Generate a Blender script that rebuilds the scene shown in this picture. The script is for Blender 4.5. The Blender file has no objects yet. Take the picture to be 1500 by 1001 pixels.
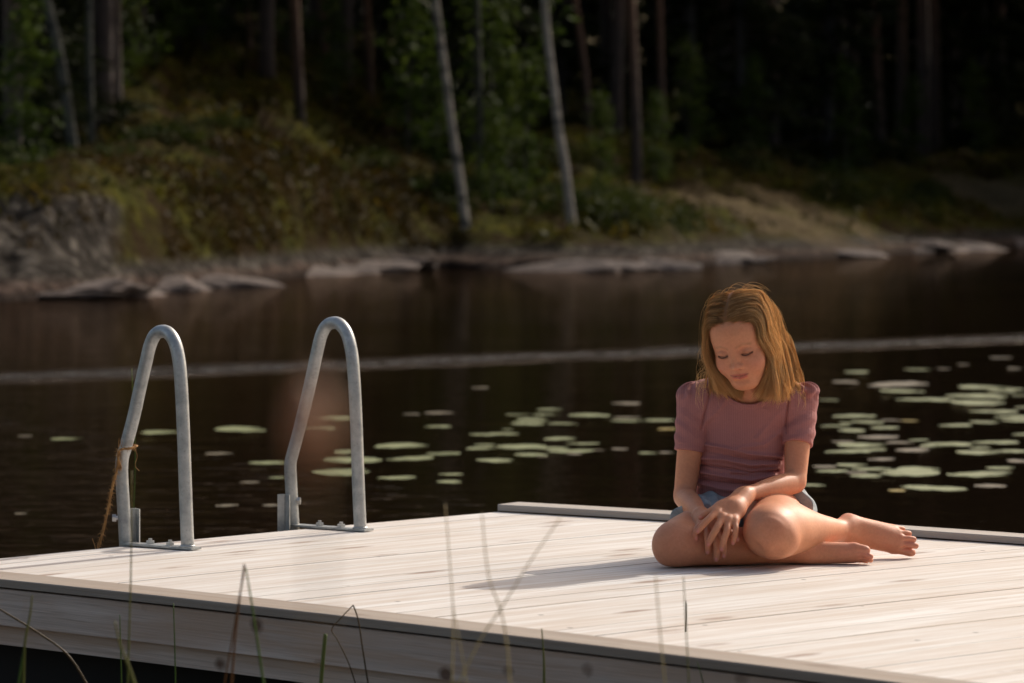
import bpy, bmesh, math, random, os
import numpy as np
from mathutils import Vector, Matrix, noise as mnoise

DEV = os.environ.get('DEV', '')
scene = bpy.context.scene
col = scene.collection
rnd = random.Random(7)

# ------------------------------------------------------------------ camera numbers (one place for all)
F_PX, CAM_H, HOR = 5625.0, 0.9, 284.0       # focal length in photo pixels, height over the deck, horizon row


def W(px, py, y):
    """world point at distance y that lies on photo pixel (px, py)"""
    return np.array([(px - 750.0) / F_PX * y, y, CAM_H - (py - HOR) / F_PX * y])


def G(px, py, z=0.0):
    """point of the level z seen at photo pixel"""
    y = F_PX * (CAM_H - z) / (py - HOR)
    return np.array([(px - 750.0) / F_PX * y, y, z])


WATER_Z = -0.36


def crown_z(x): return -.0065 * x * x          # the deck is slightly crowned

# ------------------------------------------------------------------ object helpers


def tag(o, label=None, cat=None, group=None, kind=None):
    if label: o['label'] = label
    if cat: o['category'] = cat
    if group: o['group'] = group
    if kind: o['kind'] = kind
    return o


def empty(name, loc=(0, 0, 0), label=None, cat=None, group=None):
    o = bpy.data.objects.new(name, None)
    o.empty_display_size = 0.1
    o.location = loc
    col.objects.link(o)
    return tag(o, label, cat, group)


def mesh_obj(name, verts, faces, mat=None, parent=None, smooth=False):
    me = bpy.data.meshes.new(name)
    if isinstance(verts, np.ndarray) and isinstance(faces, np.ndarray):
        nv, nf, k = len(verts), len(faces), faces.shape[1]
        me.vertices.add(nv); me.vertices.foreach_set('co', np.ascontiguousarray(verts, dtype=np.float32).ravel())
        me.loops.add(nf * k); me.loops.foreach_set('vertex_index', np.ascontiguousarray(faces, dtype=np.int32).ravel())
        me.polygons.add(nf)
        me.polygons.foreach_set('loop_start', np.arange(0, nf * k, k, dtype=np.int32))
        me.update(calc_edges=True); me.validate()
    else:
        me.from_pydata([tuple(v) for v in verts], [], [tuple(q) for q in faces])
    if smooth:
        me.polygons.foreach_set('use_smooth', np.ones(len(me.polygons), dtype=bool))
    if mat: me.materials.append(mat)
    o = bpy.data.objects.new(name, me)
    col.objects.link(o)
    if parent: o.parent = parent; o.matrix_parent_inverse = parent_matrix(parent).inverted()
    return o


def parent_matrix(p):
    m = Matrix.LocRotScale(p.location, p.rotation_euler, p.scale)
    if p.parent: m = parent_matrix(p.parent) @ p.matrix_parent_inverse @ m
    return m


class MB:
    """collects simple solids into one mesh"""
    def __init__(s): s.v, s.f = [], []

    def add(s, v, f):
        n = len(s.v)
        s.v += [tuple(map(float, q)) for q in v]
        s.f += [tuple(i + n for i in q) for q in f]

    def prism(s, quad, z0, z1):
        """quad: ccw list of (x, y); z0, z1 floats or lists"""
        n = len(quad)
        b = z0 if hasattr(z0, '__len__') else [z0] * n
        t = z1 if hasattr(z1, '__len__') else [z1] * n
        v = [(q[0], q[1], b[i]) for i, q in enumerate(quad)] + [(q[0], q[1], t[i]) for i, q in enumerate(quad)]
        f = [tuple(range(n))[::-1], tuple(range(n, 2 * n))] + [(i, (i + 1) % n, n + (i + 1) % n, n + i) for i in range(n)]
        s.add(v, f)

    def tube(s, pts, r, seg=10, caps=True, flat=None):
        pts = [np.asarray(p, float) for p in pts]
        n = len(pts)
        rr = r if hasattr(r, '__len__') else [r] * n
        up = None; rings = []
        for i in range(n):
            t = pts[min(i + 1, n - 1)] - pts[max(i - 1, 0)]
            t = t / (np.linalg.norm(t) + 1e-12)
            if up is None:
                up = np.array([0, 0, 1.0]) if abs(t[2]) < .9 else np.array([1.0, 0, 0])
            up = up - t * up.dot(t); up /= np.linalg.norm(up) + 1e-12
            w = np.cross(t, up)
            fl = flat if flat else 1.0
            rings.append([pts[i] + rr[i] * (math.cos(a) * up + fl * math.sin(a) * w) for a in [2 * math.pi * k / seg for k in range(seg)]])
        v = [p for ring in rings for p in ring]
        f = []
        for i in range(n - 1):
            for k in range(seg):
                f.append((i * seg + k, i * seg + (k + 1) % seg, (i + 1) * seg + (k + 1) % seg, (i + 1) * seg + k))
        if caps:
            f.append(tuple(range(seg))[::-1]); f.append(tuple((n - 1) * seg + k for k in range(seg)))
        s.add(v, f)

    def build(s, name, mat, parent=None, smooth=False):
        return mesh_obj(name, s.v, s.f, mat, parent, smooth)


def smooth_path(pts, n=8):
    """Catmull-Rom"""
    pts = [np.asarray(p, float) for p in pts]
    P = [2 * pts[0] - pts[1]] + pts + [2 * pts[-1] - pts[-2]]
    out = []
    for i in range(1, len(P) - 2):
        for k in range(n):
            t = k / n
            a, b, c, d = P[i - 1], P[i], P[i + 1], P[i + 2]
            out.append(.5 * (2 * b + (c - a) * t + (2 * a - 5 * b + 4 * c - d) * t * t + (3 * b - a - 3 * c + d) * t ** 3))
    out.append(pts[-1])
    return out


# ------------------------------------------------------------------ node helpers


class NT:
    def __init__(s, name):
        s.m = bpy.data.materials.new(name); s.m.use_nodes = True
        s.t = s.m.node_tree; s.t.nodes.clear()
        s.out = s.t.nodes.new('ShaderNodeOutputMaterial')

    def n(s, typ, **kw):
        nd = s.t.nodes.new('ShaderNode' + typ)
        for k, v in kw.items():
            if k.startswith('_'): setattr(nd, k[1:], v)
        for k, v in kw.items():
            if k.startswith('_'): continue
            key = int(k[1:]) if k[0] == 'i' and k[1:].isdigit() else k.replace('__', ' ')
            s.set(nd, key, v)
        return nd

    def set(s, nd, key, v):
        inp = nd.inputs[key]
        if hasattr(v, 'bl_idname') and hasattr(v, 'outputs'): v = v.outputs[0]
        if isinstance(v, bpy.types.NodeSocket): s.t.links.new(v, inp)
        else: inp.default_value = v

    def math(s, op, a, b=0.0, c=None, clamp=False):
        nd = s.t.nodes.new('ShaderNodeMath'); nd.operation = op; nd.use_clamp = clamp
        s.set(nd, 0, a); s.set(nd, 1, b)
        if c is not None: s.set(nd, 2, c)
        return nd.outputs[0]

    def mix(s, fac, a, b, blend='MIX'):
        nd = s.t.nodes.new('ShaderNodeMix'); nd.data_type = 'RGBA'; nd.blend_type = blend
        s.set(nd, 0, fac); s.set(nd, 6, a); s.set(nd, 7, b)
        return nd.outputs[2]

    def ramp(s, fac, stops, interp='LINEAR'):
        nd = s.t.nodes.new('ShaderNodeValToRGB'); nd.color_ramp.interpolation = interp
        e = nd.color_ramp.elements
        while len(e) < len(stops): e.new(.5)
        for i, (p, c) in enumerate(stops):
            e[i].position = p
            e[i].color = c if hasattr(c, '__len__') and len(c) == 4 else ((*c, 1) if hasattr(c, '__len__') else (c, c, c, 1))
        s.set(nd, 0, fac)
        return nd.outputs[0]

    def noise(s, vec, scale=5., detail=3., rough=.5, dist=0., out=0):
        nd = s.n('TexNoise', Scale=scale, Detail=detail, Roughness=rough, Distortion=dist)
        if vec is not None: s.set(nd, 'Vector', vec)
        return nd.outputs[out]

    def mapping(s, vec, scale=(1, 1, 1), rot=(0, 0, 0), loc=(0, 0, 0)):
        nd = s.n('Mapping', Scale=scale, Rotation=rot, Location=loc); s.set(nd, 'Vector', vec)
        return nd.outputs[0]

    def bump(s, h, strength=.5, dist=.01):
        return s.n('Bump', Strength=strength, Distance=dist, Height=h).outputs[0]

    def finish(s, shader):
        s.t.links.new(shader.outputs[0] if hasattr(shader, 'outputs') else shader, s.out.inputs[0])
        return s.m


def rgba(r, g, b): return (r, g, b, 1.0)


def principled(nt, **kw):
    return nt.n('BsdfPrincipled', **kw)
# ------------------------------------------------------------------ camera, sky, sun, render settings
cam_d = bpy.data.cameras.new('camera'); cam = bpy.data.objects.new('camera', cam_d); col.objects.link(cam)
cam.location = (0, 0, CAM_H); cam.rotation_euler = (math.radians(90), 0, 0)
cam_d.sensor_width = 36.0; cam_d.lens = F_PX / 1500 * 36.0
cam_d.shift_y = -(500.5 - HOR) / 1500
cam_d.clip_start = .05; cam_d.clip_end = 2000
cam_d.dof.use_dof = True; cam_d.dof.focus_distance = 9.33; cam_d.dof.aperture_fstop = 5.6; cam_d.dof.aperture_blades = 9
scene.camera = cam

SUN_EL, SUN_AZ = math.radians(35), math.atan2(.66, .75)      # azimuth measured from +Y towards +X
sd = np.array([math.sin(SUN_AZ) * math.cos(SUN_EL), math.cos(SUN_AZ) * math.cos(SUN_EL), math.sin(SUN_EL)])
sun_d = bpy.data.lights.new('sun', 'SUN'); sun = bpy.data.objects.new('sun', sun_d); col.objects.link(sun)
sun_d.energy = 3.15; sun_d.angle = math.radians(.55); sun_d.color = (1.0, .935, .84)
sun.location = (20, 30, 30)
sun.rotation_euler = Vector(sd).to_track_quat('Z', 'Y').to_euler()
world = bpy.data.worlds.new('World'); scene.world = world; world.use_nodes = True
wt = world.node_tree; wt.nodes.clear()
sky = wt.nodes.new('ShaderNodeTexSky'); sky.sky_type = 'NISHITA'; sky.sun_disc = False
sky.sun_elevation = SUN_EL; sky.sun_rotation = SUN_AZ; sky.air_density = 1.0; sky.dust_density = 4.0; sky.ozone_density = .4
bg = wt.nodes.new('ShaderNodeBackground'); bg.inputs[1].default_value = .145
wo = wt.nodes.new('ShaderNodeOutputWorld')
wb = wt.nodes.new('ShaderNodeMix'); wb.data_type = 'RGBA'; wb.blend_type = 'MULTIPLY'      # camera set to a warm white balance
wb.inputs[0].default_value = 1.0; wb.inputs[7].default_value = (1.04, .98, .90, 1)
wt.links.new(sky.outputs[0], wb.inputs[6]); wt.links.new(wb.outputs[2], bg.inputs[0]); wt.links.new(bg.outputs[0], wo.inputs[0])

scene.view_settings.view_transform = 'Standard'; scene.view_settings.look = 'None'
scene.view_settings.exposure = 0.1; scene.view_settings.gamma = 1.0
scene.render.engine = 'CYCLES'
scene.cycles.use_denoising = True
scene.cycles.max_bounces = 8; scene.cycles.diffuse_bounces = 4; scene.cycles.glossy_bounces = 4
scene.cycles.transparent_max_bounces = 12
scene.cycles.use_adaptive_sampling = True; scene.cycles.adaptive_threshold = .01
scene.cycles.sample_clamp_indirect = 6
# ------------------------------------------------------------------ the girl: implicit surfaces turned into meshes
INF = 1e3


class Ctx:
    c = None; r = 0.; cut = .07


def culled(pc, pr):
    return np.linalg.norm(Ctx.c - pc) - pr - Ctx.r > Ctx.cut


def cone(P, a, b, ra, rb):
    a = np.asarray(a, np.float32); b = np.asarray(b, np.float32)
    if culled((a + b) / 2, np.linalg.norm(b - a) / 2 + max(ra, rb)): return INF
    ba = b - a; bb = float(ba @ ba)
    pa = P - a
    t = np.clip((pa @ ba) / bb, 0, 1)
    q = pa - t[:, None] * ba
    return np.sqrt((q * q).sum(1)) - (ra + (rb - ra) * t)


def chain(P, pts, rad, k=.004):
    d = INF
    for i in range(len(pts) - 1):
        d = smin(d, cone(P, pts[i], pts[i + 1], rad[i], rad[i + 1]), k)
    return d


_limbs = {}


def limb(key, P, mk, n=9):
    """smooth tapered limb: a spline with a radius at each point, as many short cones sharing their end spheres"""
    if key not in _limbs:
        pts, rad = mk()
        q = np.array(smooth_path([np.append(np.asarray(p, float), r) for p, r in zip(pts, rad)], n))
        c = (q[:, :3].min(0) + q[:, :3].max(0)) / 2
        A = q[:-1, :3]; BA = q[1:, :3] - A
        f = np.float32
        _limbs[key] = (A.astype(f), BA.astype(f), (BA * BA).sum(1).astype(f), q[:-1, 3].astype(f), np.diff(q[:, 3]).astype(f),
                       c, np.linalg.norm(q[:, :3] - c, axis=1).max() + q[:, 3].max(), (A * BA).sum(1).astype(f), (A * A).sum(1).astype(f))
    A, BA, BB, r0, dr, c, R, ABA, AA = _limbs[key]
    if culled(c, R): return INF
    # keep only the segments that can matter for this block of points
    mid = A + BA * .5
    dist = np.sqrt(((mid - Ctx.c) ** 2).sum(1)) - r0
    near = dist < dist.min() + 2 * Ctx.r + .03
    A, BA, BB, r0, dr, ABA, AA = A[near], BA[near], BB[near], r0[near], dr[near], ABA[near], AA[near]
    pb = P @ BA.T - ABA
    t = np.clip(pb / BB, 0, 1)
    C = (P - A[0])                                   # shift the origin for accuracy
    A0 = A - A[0]
    d2 = (C * C).sum(1)[:, None] - 2 * (C @ A0.T) + (A0 * A0).sum(1) - 2 * t * pb + t * t * BB
    rr = r0 + t * dr
    d = np.sqrt(np.maximum(d2, 1e-12)) - rr
    # smooth minimum over the segments (weights keep the radius true)
    k = np.float32(.06 * r0.mean() + .0004)
    L = np.sqrt(BB)
    w = np.log(np.minimum(L / np.sqrt(2 * np.pi * r0 * k), 1.0))
    m = d.min(1, keepdims=True)
    sm = m[:, 0] - k * np.log(np.exp((m - d) / k + w).sum(1))
    return np.minimum(sm, m[:, 0] + k * 1.2)


def ell(P, c, r, M=None):
    """ellipsoid, M rows = its axes"""
    c = np.asarray(c, np.float32); r = np.asarray(r, np.float32)
    if culled(c, float(r.max())): return INF
    p = P - c
    if M is not None: p = p @ np.asarray(M, np.float32).T
    k0 = np.sqrt(((p / r) ** 2).sum(1)); k1 = np.sqrt(((p / (r * r)) ** 2).sum(1)) + 1e-9
    return k0 * (k0 - 1) / k1


def isinf(a): return np.isscalar(a) and a >= INF


def smin(a, b, k):
    if isinf(a): return b
    if isinf(b): return a
    h = np.maximum(k - np.abs(a - b), 0) / k
    return np.minimum(a, b) - h * h * k * .25


def smax(a, b, k):
    if isinf(b): return b if np.isscalar(a) else np.full_like(a, INF)
    h = np.maximum(k - np.abs(a - b), 0) / k
    return np.maximum(a, b) + h * h * k * .25


def umin(*ds):
    d = INF
    for x in ds:
        if isinf(x): continue
        d = x if isinf(d) else np.minimum(d, x)
    return d


def ssub(a, b, k):
    if isinf(b): return a
    if isinf(a): return a
    return smax(a, -b, k)


def field(fn, P, size=4096):
    out = np.empty(len(P), np.float32)
    for i in range(0, len(P), size):
        Q = P[i:i + size]
        lo, hi = Q.min(0), Q.max(0)
        Ctx.c = (lo + hi) / 2; Ctx.r = float(np.linalg.norm(hi - lo) / 2)
        d = fn(Q)
        out[i:i + size] = d
    return out


def polygonise(fn, lo, hi, h, relax=2, project=2):
    """sparse surface nets; returns verts, quads"""
    lo = np.asarray(lo, float); hi = np.asarray(hi, float)
    B = 8
    nb = np.ceil((hi - lo) / (h * B)).astype(int)
    n = nb * B + 1
    bi = np.stack(np.meshgrid(*[np.arange(k) for k in nb], indexing='ij'), -1).reshape(-1, 3)
    cen = (lo + (bi * B + B / 2) * h).astype(np.float32)
    # coarse pass, in spatial tiles so that culling works
    order = np.lexsort((bi[:, 2] // 4, bi[:, 1] // 4, bi[:, 0] // 4))
    bi, cen = bi[order], cen[order]
    old = Ctx.cut; Ctx.cut = .1
    dc = field(fn, cen, 64)
    Ctx.cut = old
    V = np.full(n, 1.0, np.float32)
    act = np.abs(dc) < h * B * 1.25 + .004
    for b in bi[(~act) & (dc < 0)]:
        s = b * B; V[s[0]:s[0] + B + 1, s[1]:s[1] + B + 1, s[2]:s[2] + B + 1] = -1
    loc = np.stack(np.meshgrid(*[np.arange(B + 1)] * 3, indexing='ij'), -1).reshape(-1, 3)
    ab = bi[act]
    for g in range(0, len(ab), 1):
        s = ab[g] * B
        P = (lo + (s + loc) * h).astype(np.float32)
        Ctx.c = (P[0] + P[-1]) / 2; Ctx.r = float(np.linalg.norm(P[-1] - P[0]) / 2)
        d = fn(P)
        V[s[0]:s[0] + B + 1, s[1]:s[1] + B + 1, s[2]:s[2] + B + 1] = np.reshape(d, (B + 1,) * 3) if not np.isscalar(d) else d
    S = V < 0
    cnt = np.zeros(n - 1, np.int8)
    for a in (0, 1):
        for b in (0, 1):
            for c in (0, 1):
                cnt += S[a:n[0] - 1 + a, b:n[1] - 1 + b, c:n[2] - 1 + c]
    ci = np.argwhere((cnt > 0) & (cnt < 8))
    idx = np.full(n - 1, -1, np.int32)
    idx[ci[:, 0], ci[:, 1], ci[:, 2]] = np.arange(len(ci))
    corners = [(a, b, c) for a in (0, 1) for b in (0, 1) for c in (0, 1)]
    vals = {k: V[ci[:, 0] + k[0], ci[:, 1] + k[1], ci[:, 2] + k[2]] for k in corners}
    acc = np.zeros((len(ci), 3)); num = np.zeros(len(ci))
    for ax in range(3):
        for k in corners:
            if k[ax]: continue
            k2 = list(k); k2[ax] = 1; k2 = tuple(k2)
            va, vb = vals[k], vals[k2]
            m = (va < 0) != (vb < 0)
            t = np.where(m, va / (va - vb + 1e-20), 0)
            p = np.tile(np.array(k, float), (len(ci), 1)); p[:, ax] += t
            acc += p * m[:, None]; num += m
    verts = lo + (ci + acc / num[:, None]) * h
    quads = []
    for ax in range(3):
        u, v = (ax + 1) % 3, (ax + 2) % 3
        sl0 = [slice(None)] * 3; sl1 = [slice(None)] * 3
        sl0[ax] = slice(0, n[ax] - 1); sl1[ax] = slice(1, n[ax])
        A, Bv = S[tuple(sl0)], S[tuple(sl1)]
        e = np.argwhere(A != Bv)
        e = e[(e[:, u] > 0) & (e[:, v] > 0) & (e[:, u] < n[u] - 1) & (e[:, v] < n[v] - 1)]
        flip = A[e[:, 0], e[:, 1], e[:, 2]]
        q = []
        for (du, dv) in ((-1, -1), (0, -1), (0, 0), (-1, 0)):
            c = e.copy(); c[:, u] += du; c[:, v] += dv
            q.append(idx[c[:, 0], c[:, 1], c[:, 2]])
        q = np.stack(q, 1)
        q[~flip] = q[~flip][:, ::-1]
        quads.append(q)
    quads = np.concatenate(quads)
    quads = quads[(quads >= 0).all(1)]
    # smooth + pull back on the surface
    e = np.concatenate([quads[:, [0, 1]], quads[:, [1, 2]], quads[:, [2, 3]], quads[:, [3, 0]]])
    def lap(v, w=.5):
        s = np.zeros_like(v); c = np.zeros(len(v))
        np.add.at(s, e[:, 0], v[e[:, 1]]); np.add.at(c, e[:, 0], 1)
        return v * (1 - w) + w * s / np.maximum(c, 1)[:, None]
    for _ in range(relax): verts = lap(verts)
    o = np.lexsort((ci[:, 2] // 8, ci[:, 1] // 8, ci[:, 0] // 8)); inv = np.argsort(o)
    for _ in range(project):
        P = verts[o].astype(np.float32); ep = h * .5
        d = field(fn, P, 512)
        g = np.stack([field(fn, P + np.eye(3, dtype=np.float32)[k] * ep, 512) - d for k in range(3)], 1) / ep
        gl = (g * g).sum(1)
        st = np.clip(d / np.maximum(gl, .25), -h, h)
        verts = (P - st[:, None] * g)[inv].astype(float)
    verts = lap(verts, .35)
    return verts, quads


# ---- head frame
def rot_head(yaw, pitch, roll):
    y, p, r = map(math.radians, (yaw, pitch, roll))
    cy, sy, cp, sp, cr, sr = math.cos(y), math.sin(y), math.cos(p), math.sin(p), math.cos(r), math.sin(r)
    Rz = np.array([[cy, -sy, 0], [sy, cy, 0], [0, 0, 1]])
    Rx = np.array([[1, 0, 0], [0, cp, -sp], [0, sp, cp]])
    Ry = np.array([[cr, 0, sr], [0, 1, 0], [-sr, 0, cr]])
    return Rz @ Ry @ Rx


HS = 1.0
HR = rot_head(-23, 25, -8)
EYE_MID = W(1076, 515.5, 9.40)
HO = EYE_MID - HS * HR @ np.array([0, -.080, 0])


def H(x, y, z): return HO + HS * HR @ np.array([x, y, z])


def to_head(P): return ((P - HO) @ HR / HS)


def head_local(p):
    """p in head coordinates (metres, head scale)"""
    fl = np.float32
    def E(c, r, M=None): return ell(p, c, r, M)
    d = E((0, .012, .036), (.0705, .089, .076))                       # cranium
    d = smin(d, E((0, -.038, .030), (.060, .050, .054)), .03)          # forehead
    d = smin(d, E((0, -.042, -.018), (.0570, .045, .055)), .03)          # mid face
    d = smin(d, E((0, -.047, -.058), (.044, .040, .044)), .03)         # lower face
    d = smin(d, E((0, -.072, -.088), (.0165, .015, .0135)), .026)         # chin
    for s in (-1, 1):
        d = smin(d, cone(p, (s * .042, -.006, -.046), (s * .017, -.064, -.086), .018, .014), .025)   # jaw
        d = smin(d, E((s * .0335, -.063, -.036), (.025, .022, .025)), .022)                        # cheek
        d = ssub(d, E((s * .030, -.092, .002), (.0175, .0125, .0095)), .012)                        # socket
        d = smin(d, E((s * .030, -.0705, .0005), (.0155, .0125, .0105)), .003)                    # lid over the eyeball
        # lid crease (upper) and lash line
        d = ssub(d, cone(p, (s * .018, -.0835, .0075), (s * .030, -.0838, .0100), .0006, .0006), .003)
        d = ssub(d, cone(p, (s * .030, -.0838, .0100), (s * .043, -.0765, .0070), .0006, .0006), .003)
        d = ssub(d, cone(p, (s * .0185, -.0832, -.0058), (s * .030, -.0838, -.0072), .0011, .0011), .003)
        d = ssub(d, cone(p, (s * .030, -.0838, -.0072), (s * .0435, -.0755, -.0062), .0011, .0011), .003)
    # nose
    d = smin(d, cone(p, (0, -.084, .008), (0, -.0975, -.024), .0058, .0070), .014)
    d = smin(d, E((0, -.0995, -.0300), (.0092, .0092, .0080)), .008)
    for s in (-1, 1):
        d = smin(d, E((s * .0105, -.0920, -.0325), (.0062, .0085, .0060)), .006)
        d = ssub(d, E((s * .0052, -.0965, -.0395), (.0028, .0042, .0022)), .003)
    # mouth
    d = smin(d, E((0, -.083, -.0575), (.024, .0115, .0125)), .012)
    d = ssub(d, cone(p, (0, -.0985, -.0445), (0, -.0965, -.0510), .0022, .0028), .004)                     # philtrum
    for s in (-1, 1):
        d = smin(d, cone(p, (0, -.0925, -.0548), (s * .0195, -.0835, -.0560), .0036, .0012), .003)
        d = smin(d, cone(p, (0, -.0915, -.0632), (s * .0175, -.0835, -.0592), .0046, .0014), .003)
        d = ssub(d, cone(p, (0, -.0965, -.0586), (s * .0215, -.0880, -.0560), .0010, .0007), .003)
    d = ssub(d, cone(p, (-.012, -.0915, -.0725), (.012, -.0915, -.0725), .0028, .0028), .010)               # under the lip
    # ears
    for s in (-1, 1):
        c, sn = math.cos(s * .35), math.sin(s * .35)
        M = np.array([[c, sn, 0], [-sn, c, 0], [0, 0, 1]])
        e = E((s * .0655, .010, -.008), (.0065, .017, .028), M)
        e = ssub(e, E((s * .0725, .008, -.006), (.005, .010, .018), M), .004)
        d = smin(d, e, .005)
    return d


# ---- skeleton (right = her right, on the left of the picture)
J = dict(
    shR=W(1019, 590, 9.56), elR=W(1002.5, 727, 9.525), wrR=W(1028, 756, 9.315),
    shL=W(1171, 592, 9.56), elL=W(1165, 705, 9.475), wrL=W(1091, 724, 9.325),
    hipR=np.array([.515, 9.57, .086]), knR=W(990, 795.5, 9.262), anR=W(1178, 809.5, 9.36),
    hipL=np.array([.660, 9.585, .100]), knL=W(1127, 777, 9.235), anL=W(1240, 775, 9.50),
)


def lerp(a, b, t): return np.asarray(a) * (1 - t) + np.asarray(b) * t


def torso(P):
    d = ell(P, (.588, 9.60, .095), (.128, .098, .098))
    d = smin(d, ell(P, (.573, 9.595, .195), (.103, .083, .115)), .06)
    d = smin(d, ell(P, (.577, 9.580, .305), (.110, .083, .115)), .06)
    d = smin(d, cone(P, lerp(J['shR'], J['shL'], .10), lerp(J['shR'], J['shL'], .90), .040, .040), .05)
    nb = np.array([.583, 9.555, .405])
    d = smin(d, cone(P, nb, lerp(J['shR'], nb, .25), .046, .036), .03)
    d = smin(d, cone(P, nb, lerp(J['shL'], nb, .25), .046, .036), .03)
    return d


def neck(P):
    return cone(P, (.584, 9.550, .405), H(0, .015, -.035), .042, .043)


def upper(P, s):
    a, b = J['sh' + s], J['el' + s]
    return limb('up' + s, P, lambda: ([a, lerp(a, b, .35) + np.array([0, -.003, 0]), lerp(a, b, .7), b], [.0340, .0325, .0290, .0255]))


def fore(P, s):
    a, b = J['el' + s], J['wr' + s]
    return limb('fo' + s, P, lambda: ([a, lerp(a, b, .22), lerp(a, b, .45), lerp(a, b, .75), b], [.0255, .0280, .0265, .0205, .0180]))


def arm_k(P, s):
    """shoulder blends softly, the hanging arm does not stick to the ribs"""
    return np.clip((P[:, 2] - J['sh' + s][2] + .075) / .05, .12, 1).astype(np.float32) * .03


HANDS = {}


def finger(pts, r0, r1): return (pts, [r0, r0 * .96, r0 * .90, r1][:len(pts)])


def hand_def():
    # right hand, palm down over her right shin; left hand on top of it
    wr = J['wrR']
    R = [
        [W(1049, 772, 9.262), W(1057, 785, 9.223), W(1060, 799, 9.216), W(1060, 814, 9.222)],      # index
        [W(1043, 773, 9.262), W(1048.5, 788, 9.221), W(1050, 804, 9.214), W(1049, 819, 9.221)],
        [W(1035, 771, 9.264), W(1036, 784, 9.222), W(1037, 797, 9.214), W(1036.5, 808.5, 9.220)],
        [W(1028, 768, 9.270), W(1022, 772, 9.236), W(1018.5, 780, 9.224), W(1020, 788.5, 9.224)],
    ]
    Rt = [W(1046, 764, 9.28), W(1062, 774, 9.255), W(1072, 783, 9.235), W(1080, 789, 9.226)]
    wl = J['wrL']
    L = [
        [W(1050, 749, 9.238), W(1040, 758, 9.212), W(1030, 768, 9.202), W(1022, 778, 9.200)],      # index
        [W(1058, 757, 9.226), W(1050.5, 772, 9.198), W(1043, 785, 9.192), W(1037.5, 797, 9.196)],
        [W(1067, 761, 9.222), W(1065, 776, 9.196), W(1060.5, 790, 9.190), W(1057, 804, 9.194)],
        [W(1076.5, 762, 9.226), W(1077.5, 773, 9.203), W(1076, 785, 9.198), W(1073.5, 795, 9.202)],
    ]
    Lt = [W(1076, 737, 9.290), W(1056, 741, 9.262), W(1040, 749, 9.240), W(1026, 757, 9.232)]
    HANDS['R'] = (wr, R, Rt, [.0074, .0077, .0072, .0064])
    HANDS['L'] = (wl, L, Lt, [.0077, .0080, .0076, .0067])


hand_def()


def hand(P, s):
    wr, F, T, rad = HANDS[s]
    cpt = np.mean([f[0] for f in F], 0)
    if culled((wr + cpt) / 2, .12): return INF, INF
    palm = INF
    for i, f in enumerate(F):
        base = lerp(wr, f[0], .12) + (f[0] - cpt) * .35
        palm = smin(palm, cone(P, base, f[0], .0125, .0092 if i < 3 else .0085), .014)
    palm = smin(palm, cone(P, wr, lerp(wr, cpt, .35), .0185, .014), .018)
    dors = lerp(wr, cpt, .62)
    palm = smin(palm, ell(P, dors, (.019, .0145, .020)), .03)
    t = cone(P, T[0], T[1], .0115, .0098)
    palm = smin(palm, t, .014)
    digits = []
    for f, r in zip(F, rad):
        dd = limb('f' + s + str(len(digits)), P, lambda: (f, [r * 1.04, r * 1.05, r * 1.00, r * .84]), 6)
        pass
        digits.append(dd)
    digits.append(limb('t' + s, P, lambda: (T[1:], [.0098, .0088, .0070]), 6))
    fing = umin(*digits)
    d = INF
    for dd in digits: d = umin(d, smin(palm, dd, .014))
    return d, palm


def thigh(P, s):
    a, b = J['hip' + s], J['kn' + s]
    if s == 'L':
        return limb('thL', P, lambda: ([a, lerp(a, b, .4) + np.array([.001, 0, .006]), lerp(a, b, .72) + np.array([.001, 0, .006]), b + np.array([0, .016, 0])], [.076, .070, .0610, .0490]))
    return limb('thR', P, lambda: ([a, lerp(a, b, .4) + np.array([0, 0, -.004]), lerp(a, b, .75), b + np.array([0, .004, 0])], [.070, .063, .0575, .0540]))


def shin(P, s):
    a, b = J['kn' + s], J['an' + s]
    if s == 'L':
        d = limb('shL', P, lambda: ([a + np.array([0, .006, -.002]), lerp(a, b, .20) + np.array([.002, -.008, -.004]), lerp(a, b, .42) + np.array([.002, -.002, -.001]), lerp(a, b, .72), b],
                 [.0490, .0495, .0430, .0315, .0255]))
        d = smin(d, limb('caL', P, lambda: ([lerp(a, b, .18) + np.array([0, .02, 0]), lerp(a, b, .42) + np.array([.0, .022, .002]), lerp(a, b, .72) + np.array([0, .012, 0])], [.036, .040, .026])), .025)
        # knee cap
        d = smin(d, ell(P, a + np.array([-.006, -.026, -.004]), (.032, .024, .038)), .05)
        d = smin(d, ell(P, a + np.array([.034, -.026, -.024]), (.022, .018, .022)), .05)
        # hollows beside and below the knee cap
        for q in ((-.030, -.050, -.032), (.012, -.056, -.042)):
            d = ssub(d, ell(P, a + np.array(q), (.010, .007, .010)), .026)
        d = smin(d, ell(P, a + np.array([-.006, -.044, -.004]), (.018, .008, .021)), .03)
    else:
        b2 = b + np.array([0, 0, .002])
        d = limb('shR', P, lambda: ([a + np.array([.010, 0, -.004]), lerp(a, b2, .22) + np.array([0, 0, -.003]), lerp(a, b2, .45) + np.array([0, 0, -.002]), lerp(a, b2, .78), b2], [.0530, .0480, .0420, .0310, .0270]))
        d = smin(d, ell(P, lerp(a, b, .38) + np.array([0, .015, .006]), (.085, .042, .042)), .03)
        d = smin(d, ell(P, a + np.array([-.010, -.012, -.006]), (.046, .044, .050)), .03)
    return d


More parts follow.
